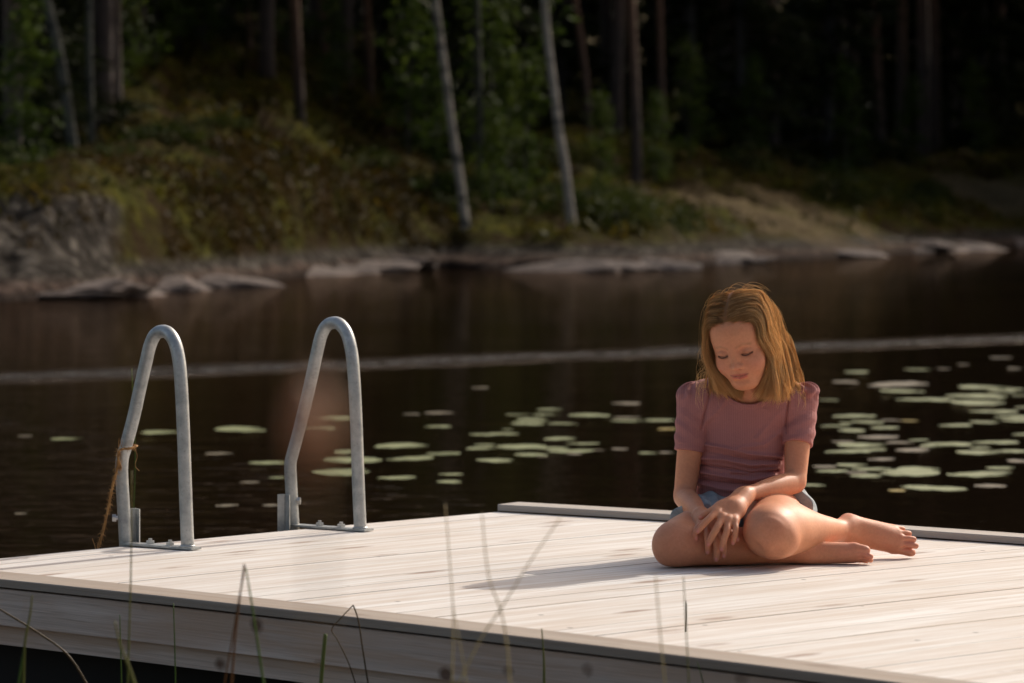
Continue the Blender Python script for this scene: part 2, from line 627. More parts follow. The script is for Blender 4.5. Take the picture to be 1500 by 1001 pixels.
def foot(P, s):
    an = J['an' + s]
    if culled(an + np.array([.06, .02, 0]), .15): return INF, INF
    if s == 'L':
        heel = W(1243, 766, 9.545)
        mt = [W(1308, 800, 9.535), W(1314, 793, 9.527), W(1316, 785.5, 9.527), W(1313, 778, 9.535), W(1306, 771, 9.547)]
        tips = [W(1334.5, 806.2, 9.545), W(1341.5, 796, 9.535), W(1338.5, 786.5, 9.535), W(1332, 778.2, 9.545), W(1322.5, 771.8, 9.557)]
        tr = [.0122, .0078, .0076, .0072, .0070]
        base = [lerp(an, heel, .15) + np.array([.006, -.003, z]) for z in (-.016, -.008, 0, .008, .014)]
        hr = .0285
    else:
        heel = an + np.array([-.018, .030, -.002])
        mt = [W(1250, 800.5, 9.365), W(1252, 806.5, 9.360), W(1252, 812, 9.364), W(1249, 817, 9.372), W(1244, 819.5, 9.382)]
        tips = [W(1268.5, 803.5, 9.358), W(1275, 812.5, 9.356), W(1275, 818.5, 9.364), W(1270, 821.5, 9.376), W(1262, 822.5, 9.388)]
        tr = [.0120, .0080, .0077, .0072, .0068]
        base = [an + np.array([.012, -.002, z]) for z in (.010, .006, 0, -.004, -.006)]
        hr = .026
    d = cone(P, an, heel, .026, hr)
    for b_, m, i in zip(base, mt, range(5)):
        d = smin(d, cone(P, b_, m, .0195 if s == 'L' else .0185, .0125 if i == 0 else .0100), .02)
    dig = INF
    whole = INF
    for m, t, r in zip(mt, tips, tr):
        mid = lerp(m, t, .55) + np.array([0, -.003, .0015])
        k_ = 'toe' + s + str(round(r * 1e5))
        dd = limb(k_, P, lambda: ([m, mid, t], [r * 1.05, r * .92, r]), 5)
        whole = umin(whole, smin(d, dd, .008))
    # ankle bone
    if s == 'L': whole = smin(whole, ell(P, W(1247, 761, 9.507), (.012, .010, .011)), .016)
    else: whole = smin(whole, ell(P, an + np.array([.006, -.006, .017]), (.012, .012, .011)), .016)
    return whole, d


def head(P):
    if culled(HO, .16): return INF
    p = to_head(P).astype(np.float32)
    c0, r0 = Ctx.c, Ctx.r
    Ctx.c = to_head(Ctx.c[None])[0]; Ctx.r = r0 / HS
    d = head_local(p)
    Ctx.c, Ctx.r = c0, r0
    return d if np.isscalar(d) else d * HS


def body(P):
    T = torso(P)
    Nk = neck(P)
    hd = head(P)
    parts = [smin(T, Nk, .03), smin(Nk, hd, .016)]
    for s in 'RL':
        U, Fo = upper(P, s), fore(P, s)
        parts += [smin(T, U, arm_k(P, s)), smin(U, Fo, .012)]
        hw, palm = hand(P, s)
        parts += [smin(Fo, hw, .012) if not isinf(hw) else Fo]
        Th, Sh = thigh(P, s), shin(P, s)
        parts += [smin(T, Th, .04), smin(Th, Sh, .06 if s == 'L' else .018)]
        fw, fd = foot(P, s)
        parts += [smin(Sh, fw, .02)]
    d = umin(*parts)
    if isinf(d): return d
    return smax(d, .0012 - P[:, 2], .012)         # flattened where it rests on the deck


# ---- clothes
def seg2(P, pts):
    """distance in the (x, z) plane to a polyline given in photo pixels at 9.5 m"""
    Q = [W(a, b, 9.5)[[0, 2]] for a, b in pts]
    x = P[:, [0, 2]]
    d = np.full(len(P), 9.9, np.float32)
    for a, b in zip(Q[:-1], Q[1:]):
        ba = b - a; t = np.clip(((x - a) @ ba) / (ba @ ba), 0, 1)
        d = np.minimum(d, np.linalg.norm(x - a - t[:, None] * ba, axis=1))
    return d


FOLDS = [  # (polyline px, half width m, height m)
    ([(1022, 650), (1060, 655), (1100, 664), (1146, 668)], .0050, .0042),
    ([(1022, 672), (1060, 672), (1100, 680), (1142, 678)], .0055, .0050),
    ([(1022, 692), (1060, 697), (1100, 702), (1136, 695)], .0055, .0045),
    ([(1070, 690), (1110, 690), (1140, 684)], .0050, .0030),
    ([(1020, 708), (1060, 716), (1100, 718)], .0065, .0040),
    ([(1026, 624), (1040, 612), (1055, 596), (1062, 585)], .0070, .0030),
    ([(1150, 628), (1120, 650), (1080, 655)], .0055, .0022),
    ([(1146, 600), (1128, 618), (1110, 640)], .0080, .0020),
]
CREASES = [
    ([(1022, 660), (1060, 664), (1100, 672), (1144, 672)], .0028, .0040),
    ([(1022, 681), (1060, 684), (1100, 691), (1140, 688)], .0028, .0045),
    ([(1020, 702), (1060, 706), (1110, 708)], .0028, .0035),
]
SEAMS = [([(1036, 560), (1040, 577), (1034, 600), (1028, 628)], .0030, .0050), ([(1158, 560), (1155, 580), (1152, 605), (1152, 632)], .0030, .0050)]     # arm seams


def shirt_base(P):
    T = torso(P)
    d = T - .0080 if not isinf(T) else T
    if not isinf(d):
        front = np.clip((9.585 - P[:, 1]) / .03, 0, 1)
        sag = np.exp(-((P[:, 2] - .17) / .05) ** 2) * .006
        d = d - sag
        for pts, w, hgt in FOLDS: d = d - 2.0 * hgt * front * np.exp(-(seg2(P, pts) / w) ** 2)
        for pts, w, hgt in CREASES: d = d + 1.6 * hgt * front * np.exp(-(seg2(P, pts) / w) ** 2)
    if not isinf(d): d = smin(d, T - .0032, .002)
    for s in 'RL':
        a, b = J['sh' + s], J['el' + s]
        o = 1 if s == 'L' else -1
        L_ = np.linalg.norm(b - a)
        ax = ((b - a) / L_).astype(np.float32)
        sl = limb('sl' + s, P, lambda: ([a + np.array([0, 0, .006]), lerp(a, b, .25), lerp(a, b, .5), lerp(a, b, .62)], [.0440, .0430, .0385, .0370]))
        sl = smin(sl, ell(P, a + np.array([o * .006, 0, .016]), (.038, .040, .030)), .02)   # puffed head of the sleeve
        if s == 'L': sl = smin(sl, ell(P, W(1184, 571, 9.545), (.025, .036, .020)), .008)
        if isinf(sl): continue
        ang = np.arctan2(P[:, 1] - a[1], (P[:, 0] - a[0]) * o)
        m = np.clip((P[:, 2] - a[2] - .006) / .03, 0, 1)
        sl = sl - .0040 * m * np.sin(ang * 11 + 1.3 * np.sin(P[:, 2] * 160))
        t = (P - a.astype(np.float32)) @ ax
        sl = sl - .0020 * np.exp(-((t - .075) / .05) ** 2) * np.sin(t * 170 + P[:, 0] * o * 90 + P[:, 1] * 30)
        under = smin(T, upper(P, s), arm_k(P, s))
        if not isinf(under): sl = smin(sl, under - .0045, .004)
        cut = t - .52 * L_
        sl = smax(sl, cut, .003)
        sl = sl + .0010 * np.exp(-((cut + .013) / .0012) ** 2)
        d = smin(d, sl, arm_k(P, s) * .5)
    if not isinf(d):
        front = np.clip((9.575 - P[:, 1]) / .02, 0, 1)
        for pts, w, hgt in SEAMS: d = d + hgt * front * np.exp(-(seg2(P, pts) / w) ** 2)
    return d


def shirt(P):
    d = shirt_base(P)
    if isinf(d): return d
    nk = ell(P, (.584, 9.536, .434), (.068, .078, .066))
    if not isinf(nk):
        band = smax(smax(nk - .011, -nk, .002), d - .0016, .002)
        d = smin(d, band, .001)
        d = smax(d, -nk, .002)
    # hem
    hz = .128 + (P[:, 0] - .57) * .10
    d = smax(d, hz - P[:, 2], .004)
    B = umin(*[smin(torso(P), upper(P, q), arm_k(P, q)) for q in 'RL'], neck(P))
    return smax(d, -(B + .0035), .001) if not isinf(B) else d


def shorts(P):
    T = torso(P)
    d = T - .0095 if not isinf(T) else T
    d = smax(d, P[:, 2] - .150, .004) if not isinf(d) else d
    for s, tcut in (('R', .52), ('L', .30)):
        a, b = J['hip' + s], J['kn' + s]
        ax = ((b - a) / np.linalg.norm(b - a)).astype(np.float32)
        if s == 'L':
            c = cone(P, a + np.array([.012, 0, .0]), lerp(a, b, .4) + np.array([.010, 0, .012]), .088, .079)
            c2 = cone(P, W(1150, 745, 9.58), W(1163, 737, 9.44), .05, .036)
            c = smin(c, c2, .02)
        else:
            c = cone(P, a, lerp(a, b, .55), .084, .073)
        if not isinf(c):
            L_ = np.linalg.norm(b - a)
            t = (P - a.astype(np.float32)) @ ax
            ang = np.arctan2(P[:, 2] - .1, P[:, 0] - lerp(a, b, .3)[0])
            c = c - .0035 * np.sin(ang * 9 + t * 40)
            cuff = np.clip((t - (tcut * L_ - .024)) / .002, 0, 1)
            c = c - .0035 * cuff
            c = smax(c, t - tcut * L_, .003)
            c = smax(c, -(t + .05), .003)
            c = smax(c, P[:, 2] - .185, .004)
            hole = cone(P, lerp(a, b, .1), lerp(a, b, .5), .0700, .0735) if s == 'L' else INF
            c = ssub(c, hole, .004)
        d = smin(d, c, .01)
    if isinf(d): return d
    d = smax(d, .0015 - P[:, 2], .006)
    B = umin(*[smin(torso(P), thigh(P, q), .04) for q in 'RL'])
    return smax(d, -(B + .0035), .001) if not isinf(B) else d
# ------------------------------------------------------------------ person: meshes, hair, materials
def vcol(me, name, arr):
    a = me.color_attributes.new(name, 'FLOAT_COLOR', 'POINT')
    a.data.foreach_set('color', np.concatenate([arr, np.ones((len(arr), 1))], 1).astype(np.float32).ravel())


def skin_material():
    t = NT('skin')
    c = t.n('VertexColor', _layer_name='tone')
    tc = t.n('TexCoord').outputs['Object']
    n1 = t.noise(tc, 22, 3, .6)
    n2 = t.noise(tc, 160, 3, .6)
    cc = t.mix(t.math('MULTIPLY', t.ramp(n1, [(.35, (0,) * 3), (.7, (1,) * 3)]), .30), c.outputs[0], rgba(.54, .20, .12))
    cc = t.mix(.16, cc, t.ramp(n2, [(.35, (.44, .18, .095)), (.65, (.74, .38, .22))]))
    b = t.bump(t.noise(tc, 700, 2, .6), .10, .0008)
    p = principled(t, Base__Color=cc, Roughness=t.ramp(n1, [(.3, (.46,) * 3), (.7, (.58,) * 3)]), Normal=b)
    p.inputs['Subsurface Weight'].default_value = .22
    p.inputs['Subsurface Radius'].default_value = (1.0, .38, .2)
    p.inputs['Subsurface Scale'].default_value = .006
    p.inputs['Specular IOR Level'].default_value = .32
    return t.finish(p)


def shirt_material():
    t = NT('ribbed_jersey')
    tc = t.n('TexCoord').outputs['Object']
    x = t.n('SeparateXYZ'); t.set(x, 0, tc)
    nz = t.noise(tc, 12, 2, .5)
    u = t.math('ADD', t.math('MULTIPLY', x.outputs[0], 2 * math.pi / .0044), t.math('MULTIPLY', nz, 3.0))
    rib = t.math('ADD', t.math('MULTIPLY', t.math('SINE', u), .5), .5)
    fuzz = t.noise(tc, 420, 3, .7)
    c = t.mix(rib, rgba(.37, .145, .132), rgba(.47, .195, .178))
    c = t.mix(t.math('MULTIPLY', fuzz, .35), c, rgba(.40, .19, .185))
    c = t.mix(t.math('MULTIPLY', t.noise(tc, 9, 3, .6), .25), c, rgba(.29, .12, .125))
    h = t.math('ADD', t.math('MULTIPLY', rib, .7), t.math('MULTIPLY', fuzz, .35))
    fine = t.noise(t.mapping(tc, (1, 1, 2.2), (0, .35, 0)), 38, 3, .55, .8)
    b1 = t.bump(fine, .30, .010)
    b = t.n('Bump', Strength=.45, Distance=.0012, Height=h, Normal=b1).outputs[0]
    p = principled(t, Base__Color=c, Roughness=.85, Normal=b)
    p.inputs['Sheen Weight'].default_value = .08
    p.inputs['Sheen Roughness'].default_value = .5
    p.inputs['Sheen Tint'].default_value = rgba(.9, .65, .66)
    p.inputs['Specular IOR Level'].default_value = .2
    return t.finish(p)


def denim_material():
    t = NT('washed_denim')
    tc = t.n('TexCoord').outputs['Object']
    w = t.noise(t.mapping(tc, (1, 1, .25)), 900, 2, .6)
    v = t.noise(tc, 30, 4, .65)
    c = t.ramp(v, [(.3, (.13, .16, .18)), (.55, (.25, .29, .31)), (.75, (.45, .48, .48))])
    c = t.mix(t.math('MULTIPLY', w, .35), c, rgba(.6, .64, .64))
    b = t.bump(t.math('ADD', w, t.math('MULTIPLY', t.noise(tc, 60, 3, .6), 2.)), .4, .002)
    return t.finish(principled(t, Base__Color=c, Roughness=.85, Normal=b))


def hair_material():
    t = NT('hair_strands')
    c = t.n('VertexColor', _layer_name='tone').outputs[0]
    p = principled(t, Base__Color=c, Roughness=.28)
    p.inputs['Specular IOR Level'].default_value = .55
    p.inputs['Specular Tint'].default_value = rgba(1.0, .80, .55)
    tr = t.n('BsdfTranslucent', Color=t.mix(.45, c, rgba(1.0, .68, .33)))
    mx = t.n('MixShader', i0=.48, i1=p, i2=tr)
    return t.finish(mx)


def plain(name, color, rough=.5, metal=0.):
    t = NT(name)
    return t.finish(principled(t, Base__Color=rgba(*color), Roughness=rough, Metallic=metal))


ZH = ([-.10, -.078, -.066, -.050, -.032, -.014, .0, .02, .05, .09], [.085, .078, .069, .054, .028, .000, -.010, -.046, -.068, -.075])


def hair_root_ok(p): return p[:, 2] > np.interp(p[:, 1], *ZH)


def collide_local(p):
    def E(c, r):
        c = np.array(c); r = np.array(r); q = p - c
        k0 = np.sqrt(((q / r) ** 2).sum(1)); k1 = np.sqrt(((q / (r * r)) ** 2).sum(1)) + 1e-9
        return k0 * (k0 - 1) / k1
    d = smin(E((0, .012, .036), (.0705, .089, .076)), E((0, -.038, .030), (.060, .050, .054)), .03)
    d = smin(d, E((0, -.042, -.018), (.0605, .046, .056)), .03)
    d = smin(d, E((0, -.047, -.058), (.047, .041, .046)), .03)
    return d


def collide_world(q):
    """neck and shoulders under the shirt"""
    old = Ctx.c, Ctx.r
    Ctx.c, Ctx.r = HO, .5
    P = q.astype(np.float32)
    d = np.minimum(torso(P) - .011, neck(P) - .001)
    for s in 'RL':
        a, b = J['sh' + s], J['el' + s]
        o = 1 if s == 'L' else -1
        d = np.minimum(d, cone(P, a + np.array([o * .006, 0, .010]), lerp(a, b, .6), .047, .040))
    Ctx.c, Ctx.r = old
    return d


def grow_hair(roots, r, steps=64, ds=.0062):
    """roots in head coordinates -> paths (N, steps, 3) in head coordinates"""
    N = len(roots)
    g = HR.T @ np.array([0, 0, -1.0])
    side = np.where(roots[:, 0] > -.004, 1.0, -1.0)
    p = roots.copy()
    e = 1e-4
    def grad(fn, p):
        return np.stack([fn(p + np.eye(3)[k] * e) - fn(p - np.eye(3)[k] * e) for k in range(3)], 1) / (2 * e)
    n = grad(collide_local, p); n /= np.linalg.norm(n, axis=1, keepdims=True)
    front = np.clip((.02 - roots[:, 1]) / .08, 0, 1)
    off = .0015 + .0055 * r.random(N)
    comb = np.stack([side * 1.0, .30 + .55 * front * np.where(side > 0, 1.0, .70), -.25 + 0 * front], 1)
    back = np.clip((roots[:, 1] - .03) / .05, 0, 1)
    comb = comb * (1 - back[:, None]) + np.stack([side * .45, .5 + 0 * side, -.8 + 0 * side], 1) * back[:, None]
    comb /= np.linalg.norm(comb, axis=1, keepdims=True)
    d = comb.copy()
    spread = r.uniform(-.42, .24, N)
    hang = roots[:, 1] > .015
    spread = np.where(hang, r.uniform(-.25, .26, N), spread)
    inward = np.where(hang, r.uniform(-.10, .55, N), r.uniform(.35, .62, N))
    done = np.zeros(N)
    out = [p.copy()]
    for i in range(steps - 1):
        fall = np.clip((np.abs(p[:, 0]) - .042) / .022, 0, 1)
        fall = np.maximum(fall, np.clip((i * ds - .10) / .03, 0, 1)); done = np.maximum(done, fall)
        tgt = comb * (1 - done[:, None]) + g * done[:, None]
        # tuck behind her left ear
        ear = (side > 0) & (p[:, 1] < .022) & (p[:, 2] < .035) & (p[:, 2] > -.035) & (p[:, 0] > .05)
        tgt = tgt + np.where(ear, .8, 0.)[:, None] * np.array([.15, 1.0, 0])
        # her right side hangs beside the cheek, keep it off the face
        tgt = tgt + np.where((side < 0) & (p[:, 1] < -.035) & (p[:, 2] < .04), .35, 0.)[:, None] * np.array([-.5, .8, 0])
        low = np.clip((np.where(side > 0, -.015, .035) - p[:, 2]) / .05, 0, 1)
        tgt = tgt + (low * np.where(side > 0, spread, inward))[:, None] * np.array([1.0, 0, 0])
        d = d * .58 + tgt * .42
        d /= np.linalg.norm(d, axis=1, keepdims=True)
        p = p + d * ds
        for _ in range(2):
            dist = collide_local(p) - (off + .004 * np.clip(i / 10, 0, 1))
            m = dist < 0
            if m.any():
                gn = grad(collide_local, p[m]); gn /= np.linalg.norm(gn, axis=1, keepdims=True)
                p[m] -= dist[m][:, None] * gn
                dn = (d[m] * gn).sum(1, keepdims=True)
                d[m] -= np.minimum(dn, 0) * gn
        q = p @ HR.T * HS + HO
        dw = collide_world(q)
        m = dw < .002
        if m.any():
            gw = grad(collide_world, q[m]); gw /= np.linalg.norm(gw, axis=1, keepdims=True)
            q[m] += (.002 - dw[m])[:, None] * gw
            p[m] = (q[m] - HO) @ HR / HS
        out.append(p.copy())
    return np.stack(out, 1)


def build_hair(parent, mat):
    r = np.random.default_rng(11)
    # roots: directions on the skull projected on the collision surface
    def sample(n):
        v = r.normal(size=(n * 3, 3)); v /= np.linalg.norm(v, axis=1, keepdims=True)
        c = np.array([0, .01, .03])
        t = np.full(len(v), .05)
        for _ in range(12): t -= collide_local(c + v * t[:, None])
        p = c + v * t[:, None]
        p = p[hair_root_ok(p + np.stack([0 * p[:, 0], 0 * p[:, 0], r.normal(0, .003, len(p))], 1))]
        p = p[np.abs(p[:, 0] + .004) > .0007]
        return p[:n]
    K = 520 if not DEV.startswith('q') else 260
    guides = sample(K)
    gp = grow_hair(guides, r)
    N = 11000 if not DEV.startswith('q') else 5000
    roots = sample(N)
    gside = guides[:, 0] > -.004
    par = np.empty(len(roots), int)
    for s in (True, False):
        gi = np.where(gside == s)[0]
        m = (roots[:, 0] > -.004) == s
        dd = ((roots[m][:, None] - guides[gi][None]) ** 2).sum(2)
        par[m] = gi[dd.argmin(1)]
    S = gp.shape[1]
    t = np.linspace(0, 1, S)
    gpw = gp @ HR.T * HS + HO
    # guide end heights
    zend_g = np.where(gside, .404, .413) + r.normal(0, .006, K)
    verts, faces, cols = [], [], []
    base = np.array([.76, .450, .180]); light = np.array([1.0, .74, .40]); dark = np.array([.32, .155, .057])
    lock_tone = r.random(K)
    cnt = 0
    offs = (roots - guides[par]) @ HR.T * HS
    ph = r.random((len(roots), 3)) * 6.28
    amp = np.abs(r.normal(0, .0022, len(roots)))
    lockw = r.normal(0, 1, (K, 3)) * np.array([.0045, .0045, 0]); lph = r.random(K) * 6.28
    cl = .35 + .40 * r.random(len(roots))
    L = []
    for j in range(len(roots)):
        w = (1 - cl[j] * np.clip(t * 1.6, 0, 1))
        wav = np.stack([np.sin(t * 9 + ph[j, 0]), np.sin(t * 8 + ph[j, 1]), .3 * np.sin(t * 7 + ph[j, 2])], 1) * (amp[j] * np.clip(t * 2.2, 0, 1))[:, None]
        g_ = par[j]
        wav = wav + lockw[g_] * (np.sin(t * 8.5 + lph[g_]) * np.clip(t * 2 - .6, 0, 1))[:, None]
        L.append(gpw[g_] + offs[j] * w[:, None] + wav)
    A = np.stack(L)                                   # N, S, 3
    # push children out of the head
    q = ((A.reshape(-1, 3) - HO) @ HR / HS)
    e = 1e-4
    for _ in range(2):
        dist = collide_local(q) - .0022
        m = dist < 0
        gn = np.stack([collide_local(q[m] + np.eye(3)[k] * e) - collide_local(q[m] - np.eye(3)[k] * e) for k in range(3)], 1) / (2 * e)
        gn /= np.linalg.norm(gn, axis=1, keepdims=True)
        q[m] -= dist[m][:, None] * gn
    A = (q @ HR.T * HS + HO).reshape(A.shape)
    zend = zend_g[par] + r.normal(0, .007, len(roots)) - .010 * (r.random(len(roots)) < .05)
    # the ends turn in towards the neck, a few flick out
    cs = np.clip(1 - (A[:, :, 2] - zend[:, None]) / .055, 0, 1.3) ** 2
    turn = np.where(r.random(K) < .16, -.8, 1.0) * r.uniform(.5, 1.3, K)
    A[:, :, 0] += cs * (np.where(gside, -.013, .010) * turn)[par][:, None]
    A[:, :, 1] += cs * .005
    def emit(path, rad, tone):
        nonlocal cnt
        n = len(path)
        if n < 4: return
        tg = np.gradient(path, axis=0); tg /= np.linalg.norm(tg, axis=1, keepdims=True) + 1e-9
        u = np.cross(tg, np.array([.3, 1, .2])); u /= np.linalg.norm(u, axis=1, keepdims=True) + 1e-9
        v = np.cross(tg, u)
        s = np.linspace(0, 1, n)
        rr = rad * np.minimum(1, np.minimum(.5 + s * 6, (1 - s) * 5 + .25))[:, None]
        ring = np.stack([path + rr * (math.cos(a) * u + math.sin(a) * v) for a in (0, 2.094, 4.189)], 1)
        verts.append(ring.reshape(-1, 3))
        cols.append(np.repeat(tone, 3, axis=0))
        i = np.arange(n - 1)[:, None] * 3
        for k in range(3):
            k2 = (k + 1) % 3
            faces.append(np.concatenate([i + k, i + k2, i + 3 + k2, i + 3 + k], 1) + cnt)
        cnt += n * 3
    for j in range(len(roots)):
        path = A[j]
        below = np.where(path[:, 2] < zend[j])[0]
        n = below[0] if len(below) else S
        n = max(n, 5)
        path = path[:n]
        if n > 6: path = path[np.unique(np.linspace(0, n - 1, max(8, n * 2 // 3)).astype(int))]
        m = .55 * lock_tone[par[j]] + .45 * r.random()
        s = np.linspace(0, 1, len(path))[:, None]
        m = np.clip(m * 1.5 - .25, 0, 1)
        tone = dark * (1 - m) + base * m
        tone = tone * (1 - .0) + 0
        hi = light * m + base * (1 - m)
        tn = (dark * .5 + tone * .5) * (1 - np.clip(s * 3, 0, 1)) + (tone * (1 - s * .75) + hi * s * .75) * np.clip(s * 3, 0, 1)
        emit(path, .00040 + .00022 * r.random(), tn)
    # flyaways; most lie close, coloured pale to paint streaky highlights into the hair
    for j in r.choice(len(roots), 900, replace=False):
        path = A[j].copy(); n = len(path)
        s = np.linspace(0, 1, n)[:, None]
        q0 = ((path - HO) @ HR / HS); nn = q0 - np.array([0, .01, .02]); nn[:, 2] *= .6
        nn /= np.linalg.norm(nn, axis=1, keepdims=True); nn = nn @ HR.T
        a1 = r.random() ** 3 * .012 + .0016
        path = path + nn * a1 * np.sin(s * (1.5 + 2.5 * r.random()) + .2) + r.normal(0, .0025, 3) * np.sin(s * 5)
        n = int(n * (.45 + .5 * r.random()))
        bl = np.where(path[:, 2] < zend[j] + .01)[0]
        if len(bl): n = min(n, bl[0])
        emit(path[:n], .00016 if a1 > .004 else .00034, np.repeat((light * .9 + base * .1)[None], n, 0))
    # loose wisps standing off the ends on both sides
    for k in range(60):
        sd = -1 if k % 5 else 1
        p0 = W(1036 if sd < 0 else 1164, r.uniform(500, 575) if sd < 0 else r.uniform(535, 575), 9.45 + r.normal(0, .015))
        tt = np.linspace(0, 1, 16)[:, None]
        ln = r.uniform(.010, .030); dr = r.uniform(.02, .055)
        path = p0 + np.concatenate([sd * ln * np.sin(tt * r.uniform(1.4, 2.8)), r.normal(0, .01) * tt, -dr * tt + .018 * r.random() * np.sin(tt * 4)], 1)
        emit(path, .00020, np.repeat((light * .8 + base * .2)[None], 16, 0))
    # curled wisps standing off the crown
    for k in range(16):
        a = r.normal(0, .5)
        p0 = np.array([.022 * math.sin(a * 2) + .004, .012 + .03 * r.random(), .112])
        tt = np.linspace(0, 1, 22)[:, None]
        sd = 1 if r.random() < .6 else -1
        hgt = .010 + .012 * r.random(); ln = .035 + .04 * r.random()
        path = p0 + np.concatenate([sd * ln * tt ** 1.2, .01 * tt, hgt * np.sin(tt * 2.6) - .02 * tt ** 3], 1)
        emit(path @ HR.T * HS + HO, .00020, np.repeat((light * .7 + base * .3)[None], 22, 0))
    v = np.concatenate(verts); f = np.concatenate(faces)
    # under-layer so that no scalp shows between the strands
    def cap(P):
        if culled(HO, .16): return INF
        p = to_head(P)
        d = collide_local(p) - .0018
        gate = np.interp(p[:, 1], *ZH) + .007 - p[:, 2]
        part = .0020 - np.abs(p[:, 0] + .004) - np.clip((p[:, 1] - .05) * 10, 0, 1) - np.clip(-(p[:, 2] - .05) * 10, 0, 1)
        d = np.maximum(d, -(collide_local(p) + .006))
        return np.maximum(d, gate) * HS
    cv, cf = polygonise(cap, HO - .15, HO + .15, .0022, 1, 2)
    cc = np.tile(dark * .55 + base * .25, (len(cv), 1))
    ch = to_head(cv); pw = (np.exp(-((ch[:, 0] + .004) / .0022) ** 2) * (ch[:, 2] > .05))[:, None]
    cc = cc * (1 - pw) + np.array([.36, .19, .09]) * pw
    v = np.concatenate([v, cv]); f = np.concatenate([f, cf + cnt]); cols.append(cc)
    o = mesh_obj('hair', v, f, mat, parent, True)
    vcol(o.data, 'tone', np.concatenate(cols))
    return o


def skin_tones(v):
    n = len(v)
    tone = np.tile(np.array([.70, .295, .158]), (n, 1))
    def blend(w, c):
        nonlocal tone
        w = np.clip(w, 0, 1)[:, None]; tone = tone * (1 - w) + np.array(c) * w
    def g(c, r): return np.exp(-(((v - c) / r) ** 2).sum(1))
    p = to_head(v)
    def gh(c, r): return np.exp(-(((p - np.array(c)) / np.array(r)) ** 2).sum(1))
    def curve(pts, w, zscale=1.):
        d = np.full(n, 9.)
        for a, b in zip(pts[:-1], pts[1:]):
            a = np.array(a); b = np.array(b); ba = b - a
            t = np.clip(((p - a) @ ba) / (ba @ ba), 0, 1)
            d = np.minimum(d, np.linalg.norm(p - a - t[:, None] * ba, axis=1))
        return np.exp(-(d / w) ** 2)
    def flat(pts, w):
        d = np.full(n, 9.); q = p[:, [0, 2]]
        for a, b in zip(pts[:-1], pts[1:]):
            a = np.array(a); b = np.array(b); ba = b - a
            t = np.clip(((q - a) @ ba) / (ba @ ba), 0, 1)
            d = np.minimum(d, np.linalg.norm(q - a - t[:, None] * ba, axis=1))
        return np.exp(-(d / w) ** 2) * (p[:, 1] < -.055)
    for s in (-1, 1):
        blend(gh((s * .040, -.072, -.034), (.026, .03, .022)) * .62, (.60, .20, .145))
        blend(gh((s * .030, -.083, .004), (.018, .02, .011)) * .50, (.46, .215, .155))           # lids
        blend(flat([(s * .012, .0170), (s * .028, .0225), (s * .044, .0175)], .0036) * .5, (.30, .14, .065))  # brows
        blend(flat([(s * .0180, -.0052), (s * .025, -.0068), (s * .033, -.0072), (s * .0440, -.0055)], .0013) * .9, (.05, .022, .014))
        blend(gh((s * .0055, -.0965, -.0392), (.0035, .006, .0028)) * .8, (.16, .05, .035))
        blend(gh((s * .078, .01, -.01), (.02, .03, .03)) * .4, (.62, .26, .18))
    blend(gh((0, -.104, -.030), (.012, .012, .010)) * .40, (.62, .26, .19))
    # lips
    front = (p[:, 1] < -.075)
    lip = np.maximum(flat([(-.0200, -.0558), (-.006, -.0545), (0, -.0552), (.006, -.0545), (.0200, -.0558)], .0030),
                     flat([(-.0150, -.0600), (0, -.0638), (.0150, -.0600)], .0054))
    blend(lip * .95 * front, (.48, .085, .085))
    blend(flat([(-.0225, -.0555), (-.012, -.0580), (0, -.0586), (.012, -.0580), (.0225, -.0555)], .0014) * .8 * front, (.14, .035, .03))
    # hands: pink knuckles and finger ends, nails
    for s in 'RL':
        wr, F, T, rad = HANDS[s]
        for fpts, r in zip(F + [T], rad + [.0085]):
            blend(g(fpts[-1], .011) * .75, (.60, .215, .165))
            blend(g(fpts[1], .009) * .35, (.58, .25, .17)); blend(g(fpts[2], .007) * .35, (.58, .25, .17))
            dirv = fpts[-1] - fpts[-2]; dirv = dirv / np.linalg.norm(dirv)
            nail = fpts[-1] + np.array([0, -r * .95, 0]) + np.array([0, 0, .0006])
            q = v - nail
            al = q @ dirv; la = np.linalg.norm(q - al[:, None] * dirv, axis=1)
            blend((1 - (al / .0050) ** 2 - (la / .0040) ** 2) * 4, (.72, .27, .25))
    for s in 'RL':
        blend(g(J['el' + s], .03) * .35, (.55, .25, .17))
        blend(g(J['kn' + s] + np.array([0, -.04, 0]), .045) * .60, (.56, .20, .125))
    # feet
    for c, r, w in ((W(1333, 795, 9.53), .028, .8), (W(1243, 752, 9.52), .028, .6), (W(1300, 790, 9.52), .04, .35), (W(1270, 812, 9.35), .022, .8), (W(1245, 805, 9.34), .04, .35)):
        blend(g(c, r) * w, (.62, .215, .165))
    return tone


def nails_and_lashes(parent):
    r = random.Random(5)
    lm = plain('lash_brown', (.025, .013, .009), .6)
    for s in (-1, 1):
        mb = MB()
        pts = [(s * .0175, -.0838, -.0056), (s * .0240, -.0866, -.0068), (s * .0310, -.0870, -.0074), (s * .0380, -.0838, -.0070), (s * .0455, -.0758, -.0052)]
        path = smooth_path([H(*q) for q in pts], 6)
        mb.tube(path, [.0003] + [.00060] * (len(path) - 2) + [.0003], 5)
        for k in range(2, len(path) - 1):
            b = path[k]; out = HR @ np.array([s * (k / len(path) - .35) * .7, -.9, -.30]);
            tip = b + out * (.0034 + .0018 * k / len(path))
            mid = (b + tip) / 2 + HR @ np.array([0, 0, -.0007])
            mb.tube([b, mid, tip], [.00042, .00034, .00012], 3)
        mb.build('eyelashes', lm, parent, True)


